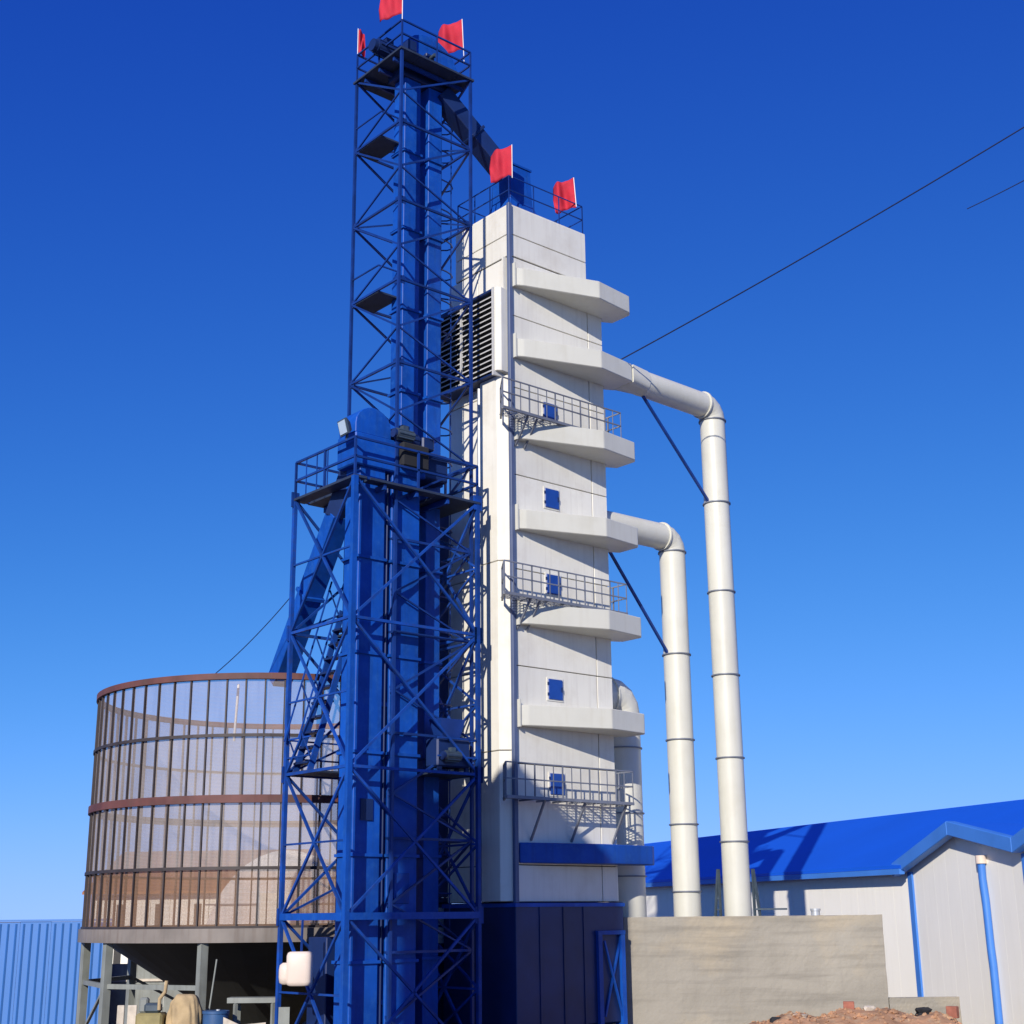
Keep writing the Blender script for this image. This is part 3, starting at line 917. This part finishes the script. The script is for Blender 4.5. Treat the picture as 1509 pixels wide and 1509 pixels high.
# posts and panels share mesh data; each is turned about the silo axis
pm = bpy.data.meshes.new('silo_post')
hw = 0.019
v = [(sx * hw, -(SR + oy), z - 0) for z in (SZ0 + 0.05, 9.42) for sx, oy in ((-1, -0.02), (1, -0.02), (1, 0.055), (-1, 0.055))]
pm.from_pydata(v, [], [(3, 2, 1, 0), (4, 5, 6, 7), (0, 1, 5, 4), (1, 2, 6, 5), (2, 3, 7, 6), (3, 0, 4, 7)])
pm.materials.append(M['frame'])
dth = 2 * math.pi / NP
pmeshes = []
for i in range(4):
    me = bpy.data.meshes.new('mesh_panel')
    h = dth / 2 - 0.0006
    z0, z1 = rings_z[i] + 0.01, rings_z[i + 1] - 0.01
    me.from_pydata([(-SR * math.sin(h), -SR * math.cos(h), z0), (0, -SR, z0), (SR * math.sin(h), -SR * math.cos(h), z0),
                    (SR * math.sin(h), -SR * math.cos(h), z1), (0, -SR, z1), (-SR * math.sin(h), -SR * math.cos(h), z1)], [], [(0, 1, 4, 5), (1, 2, 3, 4)])
    for p in me.polygons:
        p.use_smooth = True
    me.materials.append(M[('rusty_mesh', 'cloth_mesh', 'cloth_mesh', 'clear_mesh')[i]])
    pmeshes.append(me)
for k in range(NP):
    o = link('post', pm, None, silo)
    o.rotation_euler.z = k * dth
    for i in range(4):
        o = link('mesh_panel', pmeshes[i], None, silo)
        o.rotation_euler.z = (k + 0.5) * dth
# hopper cone and legs
c = Vector((SX, SY, 0))
cone = loft('hopper_cone', [[c + Vector((math.sin(2 * math.pi * k / 40) * r, -math.cos(2 * math.pi * k / 40) * r, z)) for k in range(40)] for r, z in ((4.8, 2.95), (0.5, 0.25))], 'cone', silo)
for k in range(10):
    th = -0.165 + k * 2 * math.pi / 10
    d = Vector((math.sin(th), -math.cos(th), 0))
    d2 = Vector((math.sin(th + 0.628), -math.cos(th + 0.628), 0))
    p = c + d * (SR - 0.05)
    bar('column', p, p + Vector((0, 0, 2.82)), 0.2, 0.2, 'column', silo)
    q = c + d2 * (SR - 0.05)
    if k in (7, 8, 9, 3, 4, 5):
        bar('tie_beam', p.lerp(q, 0.03) + Vector((0, 0, 1.75)), p.lerp(q, 0.97) + Vector((0, 0, 1.75)), 0.09, 0.12, 'column', silo)
    if k in (8, 5, 6):
        bar('tie_brace', p + Vector((0, 0, 0.3)), q + Vector((0, 0, 1.75)), 0.07, 0.07, 'column', silo)
ST = c + Vector((-0.3, 3.2, 0))
tube('fill_pipe', [c + Vector((-0.4, -4.4, 7.9)), c + Vector((-0.34, -4.42, 9.4))], 0.035, 'white', silo)

# things standing near and behind the silo
sh = thing('shed', (-13.5, 60, 0), 'low white shed with brown sloping roof seen through the silo mesh', 'shed')
S2 = Frame((-17.5, 60, 0), 95)
for i in range(10):
    box('wall_panel', S2, i * 0.82, i * 0.82 + 0.8, 0, 0.08, 0, 4.4, 'wall', sh)
    if i % 2:
        box('door_gap', S2, i * 0.82 + 0.2, i * 0.82 + 0.5, -0.02, -0.003, 0.3, 4.0, 'seam', sh)
from_py('roof', [S2(-0.3, -0.5, 4.4), S2(8.6, -0.5, 4.4), S2(8.6, 4, 6.2), S2(-0.3, 4, 6.2), S2(-0.3, -0.5, 4.5), S2(8.6, -0.5, 4.5), S2(8.6, 4, 6.3), S2(-0.3, 4, 6.3)],
        [(0, 1, 2, 3), (4, 5, 6, 7), (0, 1, 5, 4), (1, 2, 6, 5), (2, 3, 7, 6), (3, 0, 4, 7)], 'brown', sh)
box('back_wall', S2, 0, 8.2, 3.9, 4, 0, 6.1, 'wall', sh)
hs = thing('hoop_shed', (-8.6, 54, 0), 'white rounded hoop shed seen through the right side of the silo', 'shed')
H2 = Frame((-8.6, 54, 0), 90)
rg = []
for b in (0.0, 9.0):
    rg.append([H2(-3.3 * math.cos(math.pi * k / 20), b, 5.85 * math.sin(math.pi * k / 20) ** 0.8) for k in range(21)])
loft('cover', rg, 'white', hs, smooth='quads')
box('door_frame', H2, -1.0, 0.8, -0.06, -0.004, 0, 4.4, 'pale', hs)
box('door', H2, -0.9, 0.7, -0.09, -0.065, 0, 4.3, 'wall', hs)
bar('rib', H2(-3.0, -0.03, 3.9), H2(3.0, -0.03, 3.9), 0.05, 0.06, 'grating', hs)


def lump(name, c, rx, ry, rz, m, parent, seed=0, nz=0.12, sub=3, flat=None, folds=0.0):
    rnd = random.Random(seed)
    bm = bmesh.new()
    bmesh.ops.create_icosphere(bm, subdivisions=sub, radius=1)
    ph = [rnd.uniform(0, 6.28) for _ in range(6)]
    off = ROOT[parent] if parent is not None else Vector((0, 0, 0))
    for vv in bm.verts:
        q = vv.co
        k = 1 + nz * (math.sin(3 * q.x + ph[0]) + math.sin(4 * q.y + ph[1]) + math.sin(5 * q.z + ph[2]) + 0.6 * math.sin(9 * q.x + 7 * q.z + ph[3])) / 2
        if folds:
            k *= 1 + folds * (math.sin(11 * math.atan2(q.y, q.x) + 3 * q.z + ph[4]) + 0.6 * math.sin(19 * math.atan2(q.y, q.x) + ph[5])) * (1 - max(q.z, 0) ** 2)
        if flat:
            q = Vector([math.copysign(abs(t) ** flat, t) for t in q])
        vv.co = Vector((q.x * rx * k, q.y * ry * k, q.z * rz * k)) + Vector(c) - off
    me = bpy.data.meshes.new(name)
    bm.to_mesh(me)
    bm.free()
    for p in me.polygons:
        p.use_smooth = True
    return link(name, me, m, parent)


gf = thing('sheet_fence', (-11, 48, 0), 'low weathered grey corrugated sheet fence behind the silo legs', 'fence')
GF = Frame((-14.2, 48, 0), 90)
for i in range(9):
    box('sheet', GF, i * 0.9 + 0.005, i * 0.9 + 0.895, 0.02 * (i % 2), 0.03 + 0.02 * (i % 2), 0.0, 1.95 + 0.06 * ((i * 7) % 3), 'column', gf)
bar('rail', GF(0, -0.05, 1.5), GF(8.1, -0.05, 1.5), 0.06, 0.08, 'stone', gf)
# clutter under the silo
W0 = Frame((0, 0, 0), 90)
tm = thing('covered_machine', (-7.95, 35.2, 0), 'rounded tan tarpaulin covered machine under the silo edge', 'machine')
lump('tarp', (-7.88, 35.2, 1.15), 0.40, 0.4, 0.5, 'tan', tm, 3, 0.1, 5, 0.7, 0.035)
lump('tarp_skirt', (-7.85, 35.2, 0.5), 0.42, 0.4, 0.5, 'tan', tm, 5, 0.1, 3, 0.6)
km = thing('engine', (-8.6, 35.0, 0), 'squat khaki engine block with pipes beside the tarpaulin covered machine', 'engine')
box('block', W0, -8.95, -8.32, 34.7, 35.3, 0.2, 1.28, 'khaki', km, bev=0.05)
box('rocker_cover', W0, -8.8, -8.42, 34.85, 35.15, 1.28, 1.5, 'motor', km, bev=0.05)
tube('exhaust', [(-8.42, 34.8, 1.35), (-8.42, 34.8, 1.6), (-8.3, 34.8, 1.75), (-8.28, 34.8, 2.0)], 0.045, 'tan', km, 8)
box('air_filter', W0, -8.93, -8.72, 34.9, 35.1, 1.28, 1.62, 'column', km, bev=0.04)
box('skid', W0, -9.0, -8.25, 34.65, 35.35, 0.0, 0.2, 'dark', km)
for i, (x_, l_) in enumerate(((-9.25, 'pale upright board leaning left of the khaki engine'), (-9.55, 'narrow pale board farther left of the khaki engine'))):
    bd = box('board', W0, x_ - 0.11 + 0.05 * i, x_ + 0.11, 35.55, 35.6, 0.0, 1.42, 'stone', None, bev=0.01)
    tag(bd, l_, 'board')
br = thing('barrel', (-7.1, 35.0, 0), 'dark blue barrel standing behind the thin silo column', 'barrel')
tube('drum', [(-7.12, 35.0, 0.02), (-7.12, 35.0, 1.3)], 0.3, 'barrel', br, 20)
for z in (0.4, 0.85, 1.28):
    tube('rolling_hoop', [(-7.12, 35.0, z - 0.03), (-7.12, 35.0, z + 0.03)], 0.318, 'barrel', br, 20)
tube('bung', [(-7.07, 35.0, 1.3), (-7.07, 35.0, 1.34)], 0.05, 'pale', br, 8)
wb = thing('work_bench', (-6.6, 35.6, 0), 'pale grey green bench frame under the silo hopper', 'bench')
box('bench_top', W0, -6.95, -5.75, 35.4, 35.9, 1.45, 1.57, 'column', wb)
for x_ in (-6.75, -5.85):
    for y_ in (35.45, 35.85):
        bar('leg', (x_, y_, 0), (x_, y_, 1.45), 0.08, 0.08, 'column', wb)
pl = tube('leaning_pole', [(-7.55, 35.6, 0.0), (-7.28, 35.6, 2.45)], 0.022, 'column', None, 6)
tag(pl, 'thin pole leaning diagonally in the dark under the silo', 'pole')
bs_ = from_py('white_sheet', [(-7.0, 34.8, 0.0), (-5.9, 34.8, 0.0), (-5.9, 34.8, 1.05), (-6.5, 34.8, 1.0), (-7.0, 34.8, 1.22), (-7.0, 34.83, 0.0), (-5.9, 34.83, 0.0), (-5.9, 34.83, 1.05), (-6.5, 34.83, 1.0), (-7.0, 34.83, 1.22)],
              [(0, 1, 2, 3, 4), (5, 6, 7, 8, 9), (0, 1, 6, 5), (1, 2, 7, 6), (2, 3, 8, 7), (3, 4, 9, 8), (4, 0, 5, 9)], 'stone', None)
tag(bs_, 'pale torn sheet lying low in front of the bench', 'sheet')
bb = box('pale_board', W0, -5.62, -5.36, 34.87, 34.9, 0.8, 1.38, 'column', None)
tag(bb, 'small pale board beside the foot of the lower tower', 'board')
# cream container hung on the tower
ct = thing('cream_container', (-5.0, 33.4, 1.9), 'cream coloured rounded container with side bulge hung on the lower tower', 'container')
cx, cy, cz = -4.93, 33.35, 2.29
loft('body', [[Vector((cx + s * 0.29 * math.copysign(abs(math.cos(t)) ** 0.5, math.cos(t)), cy + s * 0.22 * math.copysign(abs(math.sin(t)) ** 0.5, math.sin(t)), cz + z)) for t in [2 * math.pi * k / 24 for k in range(24)]]
              for s, z in ((0.75, -0.37), (0.92, -0.345), (1.0, -0.28), (1.0, 0.28), (0.92, 0.345), (0.75, 0.37))], 'cream', ct, smooth='quads')
loft('side_bulge', [[Vector((cx - 0.3 + s * 0.17 * math.cos(t), cy + s * 0.16 * math.sin(t), cz - 0.1 + z)) for t in [2 * math.pi * k / 20 for k in range(20)]]
                    for s, z in ((0.5, -0.24), (0.9, -0.2), (1.0, -0.08), (1.0, 0.08), (0.9, 0.18), (0.5, 0.23))], 'cream', ct, smooth='quads')
bar('hanger', (cx, cy + 0.2, cz + 0.3), (cx, cy + 0.25, 3.35), 0.04, 0.04, 'steel', ct)

# ------------------------------------------------------------------ concrete wall, soil
cw = thing('concrete_wall', (6.2, 38.8, 0), 'rough grey concrete wall standing in front of the white pipes', 'wall')
CW = Frame((2.86, 38.75, 0), 89)
from_py('front_face', [], [], 'concrete', cw) if False else None
nx, nz_ = 60, 26


def rough_wall(name, f, a0, a1, b0, b1, z1, parent, amp=0.004, seed=1):
    rnd = random.Random(seed)
    v, fc = [], []
    for j in range(nz_ + 1):
        for i in range(nx + 1):
            a, z = a0 + (a1 - a0) * i / nx, z1 * j / nz_
            o_ = rnd.uniform(-amp, amp) + 0.006 * math.sin(z * 7)
            if j == nz_:
                z += rnd.uniform(-0.02, 0.012)
            if i in (0, nx):
                a += rnd.uniform(-0.012, 0.012)
            v.append(f(a, b0 + o_, z))
    base = len(v)
    for j in (0, nz_):
        for i in (0, nx):
            v.append(f(a0 + (a1 - a0) * i / nx, b1, z1 * j / nz_))
    for j in range(nz_):
        for i in range(nx):
            k = j * (nx + 1) + i
            fc.append((k, k + 1, k + nx + 2, k + nx + 1))
    bl, brr, tl, tr = base, base + 1, base + 2, base + 3
    fc.append((bl, tl, tr, brr))
    fc.append(tuple([nz_ * (nx + 1) + i for i in range(nx + 1)] + [tr, tl]))
    fc.append(tuple([j * (nx + 1) for j in range(nz_ + 1)] + [tl, bl]))
    fc.append(tuple([j * (nx + 1) + nx for j in range(nz_ + 1)] + [tr, brr]))
    return from_py(name, v, fc, 'concrete', parent)


rough_wall('front_wall', CW, 0.0, 6.9, 0.0, 0.3, 3.32, cw)
box('side_wall', CW, 0.02, 0.3, 0.3, 5.0, 0, 3.28, 'concrete', cw)
box('side_wall', CW, 6.6, 6.88, 0.3, 5.0, 0, 3.28, 'concrete', cw)
box('back_wall', CW, 0.3, 6.6, 4.7, 5.0, 0, 3.25, 'concrete', cw)
lw = thing('low_wall', (10.8, 38.8, 0), 'low concrete wall stepping down towards the white warehouse', 'wall')
rough_wall('face', CW, 6.93, 8.78, 0.02, 0.3, 1.22, lw, seed=5)
# soil heap
rnd = random.Random(4)
v, fc = [], []
n1, n2 = 70, 24
hx0, hx1, hy0, hy1 = 3.0, 11.6, 33.2, 37.6
for j in range(n2 + 1):
    for i in range(n1 + 1):
        x_, y_ = hx0 + (hx1 - hx0) * i / n1, hy0 + (hy1 - hy0) * j / n2
        ux = max(0.0, 1 - abs((x_ - 8.6) / (3.2 if x_ > 8.6 else 5.0)) ** 2.6)
        uy = max(0.0, 1 - ((y_ - 35.5) / 2.2) ** 2)
        h_ = 1.12 * ux * uy
        h_ += (0.05 * math.sin(3.1 * x_ + 1) + 0.05 * math.sin(5.3 * x_ - 2 * y_) + rnd.uniform(-0.035, 0.035)) * min(1, ux * uy * 4)
        v.append((x_, y_, max(h_, 0) - (0.03 if ux * uy <= 0 else 0)))
for j in range(n2):
    for i in range(n1):
        k = j * (n1 + 1) + i
        fc.append((k, k + 1, k + n1 + 2, k + n1 + 1))
soil = from_py('soil_heap', v, fc, 'soil', None, smooth=True)
tag(soil, 'heap of reddish brown soil in front of the concrete wall', 'soil', kind='stuff')
rc = random.Random(12)
v, fc = [], []
for i in range(420):
    x_, y_ = rc.uniform(5.2, 11.4), rc.uniform(34.3, 36.2)
    ux = max(0.0, 1 - abs((x_ - 8.6) / (3.2 if x_ > 8.6 else 5.0)) ** 2.6)
    uy = max(0.0, 1 - ((y_ - 35.5) / 2.2) ** 2)
    h_ = 1.12 * ux * uy + 0.05 * math.sin(3.1 * x_ + 1) + 0.05 * math.sin(5.3 * x_ - 2 * y_)
    if h_ < 0.2:
        continue
    r_ = rc.uniform(0.02, 0.075)
    k = len(v)
    for dx, dy, dz in ((1, 0, 0), (-1, 0, 0), (0, 1, 0), (0, -1, 0), (0, 0, 0.8), (0, 0, -0.8), (0.6, 0.6, 0.5), (-0.6, 0.5, 0.5)):
        v.append((x_ + r_ * (dx + rc.uniform(-.3, .3)), y_ + r_ * (dy + rc.uniform(-.3, .3)), h_ + r_ * (dz + rc.uniform(-.3, .3))))
    fc += [(k, k + 6, k + 4), (k + 6, k + 2, k + 4), (k, k + 2, k + 6), (k + 2, k + 7, k + 4), (k + 7, k + 1, k + 4), (k + 2, k + 1, k + 7),
           (k + 1, k + 3, k + 4), (k + 3, k, k + 4), (k, k + 3, k + 5), (k + 3, k + 1, k + 5), (k + 1, k + 2, k + 5), (k + 2, k, k + 5)]
cl = from_py('soil_clods', v, fc, 'soil', None)
tag(cl, 'loose clods and crumbs scattered over the soil heap', 'soil', kind='stuff')
for i, (x_, y_, z_, rz, lab) in enumerate((
        (7.95, 35.5, 1.12, 0.3, 'red brick standing up on the soil heap in front of the wall'),
        (10.45, 35.6, 0.98, 0.9, 'red brick at the right end of the soil heap'))):
    o = box('brick', Frame((x_, y_, 0), 90 + 40 * rz), -0.13, 0.13, -0.09, 0.09, z_ - 0.05, z_ + 0.22, 'brick', None, bev=0.012)
    tag(o, lab, 'brick')
for i, (x_, y_, z_, r_, m_, lab) in enumerate((
        (6.2, 35.3, 0.92, 0.16, 'dark', 'dark flat clod at the left end of the soil heap'),
        (6.75, 35.4, 1.02, 0.15, 'stone', 'pale stone on the soil heap, left of the standing brick'),
        (8.45, 35.5, 1.15, 0.15, 'stone', 'pale stone on the soil heap just right of the standing brick'),
        (9.75, 35.6, 1.08, 0.17, 'dark', 'dark lump on the soil heap near its right end'))):
    o = lump('stone', (x_, y_, z_ - 0.02), r_ * 1.2, r_, r_ * 0.6, m_, None, 10 + i, 0.42, 2, 0.75)
    for p_ in o.data.polygons:
        p_.use_smooth = False
    tag(o, lab, 'stone')
# small pipe and trestle behind the concrete wall
vp = thing('vent_pipe', (8.27, 40.2, 0), 'short grey vent pipe poking above the concrete wall', 'pipe')
tube('stack', [(8.27, 40.2, 0), (8.27, 40.2, 3.5)], 0.12, 'pale', vp, 14)
tube('collar', [(8.27, 40.2, 3.44), (8.27, 40.2, 3.5)], 0.14, 'pale', vp, 14)
tr = thing('pipe_trestle', D(7.85, -0.42, 0), 'dark steel trestle bracing the foot of the tallest pipe', 'trestle')
for sgn in (-1, 1):
    b0_ = Vector((6.22 + sgn * 0.5, 40.85, 4.6))
    bar('leg', b0_, Vector((6.22 + sgn * 0.95, 40.85, 0)), 0.06, 0.06, 'motor', tr)
    bar('leg', Vector((6.22 + sgn * 0.48, 40.85, 4.6)), Vector((6.22 + sgn * 0.48, 40.85, 0)), 0.06, 0.06, 'motor', tr)
    for i in range(4):
        z = 3.5 + i * 0.3
        bar('rung', Vector((6.22 + sgn * 0.48, 40.85, z)), Vector((6.22 + sgn * (0.5 + 0.45 * (4.6 - z) / 4.6), 40.85, z)), 0.035, 0.035, 'motor', tr)
bar('rail', Vector((6.7, 40.8, 3.5)), Vector((7.6, 40.8, 3.5)), 0.07, 0.05, 'motor', tr)

# ------------------------------------------------------------------ warehouse
wh = thing('warehouse', (14, 50, 0), 'long white warehouse with bright blue roof and two gabled bays', 'warehouse')
az = R_(-17)
WF = Frame((11.2, 51.0, 0), -20)        # a runs away along the wall, b<0 goes into the building
S0, S1, WD, ZE, ZR = -4.6, 33.5, 6.0, 4.85, 7.05
npan = 36
box('wall_backing', WF, S0, S1, -0.13, -0.085, 0, ZE - 0.02, 'seam', wh)
for i in range(npan):
    a0_ = S0 + (S1 - S0) * i / npan
    box('wall_panel', WF, a0_ + 0.003, a0_ + (S1 - S0) / npan - 0.003, -0.08, 0.0, 0, ZE, 'wall', wh)
rp = [(0.45, ZE - 0.12), (-WD, ZR), (-2 * WD - 0.3, ZE - 0.1)]
for (b0_, z0_), (b1_, z1_) in ((rp[0], rp[1]), (rp[1], rp[2])):
    th = 0.1
    pl_ = [(S0 - 14, b0_), (S1 + 0.4, b0_), (S1 + 0.4, b1_), (S0 - 14, b1_)]
    if b0_ > 0:      # the near part of this slope stops behind the gabled bays
        pl_ = [(S0 - 0.1, b0_), (S1 + 0.4, b0_), (S1 + 0.4, b1_), (S0 - 14, b1_), (S0 - 14, -0.6), (S0 - 0.1, -0.6)]
    sl_ = (z1_ - z0_) / (b1_ - b0_)
    k_ = len(pl_)
    vv = [WF(a, b, z0_ + sl_ * (b - b0_) + t) for t in (0, th) for a, b in pl_]
    from_py('roof', vv, [tuple(range(k_)), tuple(range(k_, 2 * k_))] + [(i, (i + 1) % k_, k_ + (i + 1) % k_, k_ + i) for i in range(k_)], 'roof', wh)
box('eave_gutter', WF, S0 - 0.08, S1 + 0.4, 0.3, 0.5, ZE - 0.3, ZE - 0.13, 'trim', wh)
box('back_wall', WF, S0, S1, -2 * WD, -2 * WD + 0.1, 0, ZE, 'wall', wh)
gpts = [(-0.05, 0), (-2 * WD, 0), (-2 * WD, ZE), (-WD, ZR - 0.05), (-0.05, ZE - 0.05)]
from_py('end_wall', [WF(S1, b, z) for b, z in gpts] + [WF(S1 - 0.1, b, z) for b, z in gpts], [(0, 1, 2, 3, 4), (5, 6, 7, 8, 9)] + [(i, (i + 1) % 5, 5 + (i + 1) % 5, 5 + i) for i in range(5)], 'wall', wh)
# gabled bays: G runs from the far corner towards the camera
p0 = WF(S0, 0, 0)
G = Frame((p0.x, p0.y, 0), 168)        # a towards the camera, b positive = into the building (+x)
bays = [(0.0, 3.3, 6.8, 4.85, 5.82, 5.15), (6.8, 10.3, 14.0, 5.15, 6.3, 5.3)]
for a0_, am, a1_, zl, za, zr in bays:
    profile('wall_backing', G, [(a0_, 0), (a1_, 0), (a1_, zr - 0.03), (am, za - 0.03), (a0_, zl - 0.03)], 0.085, 0.12, 'seam', wh)
    n = 9
    for i in range(n):
        x0_, x1_ = a0_ + (a1_ - a0_) * i / n + 0.002, a0_ + (a1_ - a0_) * (i + 1) / n - 0.002
        def top(x_):
            return zl + (za - zl) * (x_ - a0_) / (am - a0_) if x_ < am else za + (zr - za) * (x_ - am) / (a1_ - am)
        xs = [x0_, x1_] if not (x0_ < am < x1_) else [x0_, am, x1_]
        pts = [(x0_, 0), (x1_, 0)] + [(x_, top(x_)) for x_ in reversed(xs)]
        profile('wall_panel', G, pts, 0.0, 0.08, 'wall', wh)
    for (xa, za_), (xb, zb_) in (((a0_ - (0.5 if a0_ == 0 else 0), zl - (0.14 if a0_ == 0 else 0)), (am, za)), ((am, za), (a1_, zr))):
        # roof slope, with a thick light blue verge along the gable
        vv = [G(a, b, z + t) for t in (0.05, 0.14) for a, b, z in ((max(xa, a0_), -0.1, za_), (xb, -0.1, zb_), (xb, 7.0, zb_), (max(xa, a0_), 7.0, za_))]
        from_py('bay_roof', vv, [(0, 1, 2, 3), (4, 5, 6, 7), (0, 1, 5, 4), (1, 2, 6, 5), (2, 3, 7, 6), (3, 0, 4, 7)], 'roof', wh)
        vv = [G(a, b, z) for b in (-0.42, -0.12) for a, z in ((xa, za_ - 0.22), (xb, zb_ - 0.22), (xb, zb_ + 0.2), (xa, za_ + 0.2))]
        from_py('verge_board', vv, [(0, 1, 2, 3), (4, 5, 6, 7), (0, 1, 5, 4), (1, 2, 6, 5), (2, 3, 7, 6), (3, 0, 4, 7)], 'trim', wh, bev=0.02)
    box('corner_trim', G, a0_ - 0.14, a0_ + 0.14, -0.07, -0.003, 0, zl - 0.23, 'trim', wh)
dp = tube('downpipe', [G(4.6, -0.12, 4.75), G(4.58, -0.12, 4.3), G(4.64, -0.12, 3.7), G(4.66, -0.12, 2.4), G(4.70, -0.12, 1.9), G(4.70, -0.12, 0.1)], 0.115, 'trim', wh, 10)
tube('outlet', [G(4.6, -0.12, 4.72), G(4.6, -0.12, 4.95)], 0.16, 'cream', wh, 10)

# ------------------------------------------------------------------ added blue fence at the left edge, standing in for blank sky blue
fe = thing('backdrop_fence', (-24, 47, 0), 'added sky blue sheet fence filling the blank blue left of the silo', 'fence')
FF = Frame((-44, 46.5, 0), 89)
for i in range(31):
    box('sheet', FF, i * 1.0 + 0.004, i * 1.0 + 0.996, 0, 0.03, 0.02, 3.34 + 0.012 * ((i * 5) % 3), 'fence', fe)
    for k in range(4):
        bar('sheet_rib', FF(i + 0.125 + 0.25 * k, -0.015, 0.05), FF(i + 0.125 + 0.25 * k, -0.015, 3.3), 0.035, 0.06, 'fence', fe)
    if i % 3 == 0:
        bar('post', FF(i, 0.08, 0), FF(i, 0.08, 3.3), 0.06, 0.06, 'pale', fe)
bar('top_rail', FF(0, 0.0, 3.4), FF(31, 0.0, 3.4), 0.09, 0.06, 'fence', fe)

# ------------------------------------------------------------------ gabled tower out of view whose shade falls on the dryer's foot
nt_ = thing('gabled_tower', (-8.03, 11.27, 0), 'tall narrow gabled tower out of view to the left, shading the foot of the dryer', 'building')
NF = Frame((-8.03, 11.27, 0), 198 + 90 - 180 - 360)
NF.A = Vector((math.cos(R_(18)), -math.sin(R_(18)), 0))
NF.B = Vector((math.sin(R_(18)), math.cos(R_(18)), 0))
nz0 = 6.2 + 26 * math.tan(SUN_EL) / 1.0
box('wall', NF, -2.15, 1.75, -2, 2, 0, nz0 - 1.5, 'panel', nt_, bev=0.02)
profile('roof', NF, [(-2.35, nz0 - 1.62), (1.95, nz0 - 1.45), (0.05, nz0), (-0.05, nz0)], -2.2, 2.2, 'blue', nt_)
for z in (4, 8, 12):
    box('window', NF, -0.6, 0.6, -2.03, -2.004, z, z + 1.2, 'dark', nt_)


# ------------------------------------------------------------------ overhead cables
def cable(label, p, q, sag, r=0.012, r2=None):
    pts, rad = [], []
    p, q = Vector(p), Vector(q)
    for i in range(17):
        u = i / 16
        pts.append(p.lerp(q, u) - Vector((0, 0, sag * 4 * u * (1 - u))))
        rad.append(r + ((r2 or r) - r) * u)
    o = tube('cable', pts, r, 'cable', None, 5, radii=rad)
    return tag(o, label, 'cable')


cable('long thin dark cable rising from the dryer across the sky to the right', D(3.55, -0.75, 18.85), (13.1, 29.7, 21.9), 0.10, 0.02, 0.017)
cable('short length of thin dark cable at the right edge of the sky', (12.36, 34, 21.59), (14.34, 32.5, 22.13), 0.03, 0.013, 0.014)
cable('thin slack cable from the silo rim up to the lower tower', (-7.9, 36.5, 9.55), D(WA0, WB1, 11.35), 0.1, 0.012)
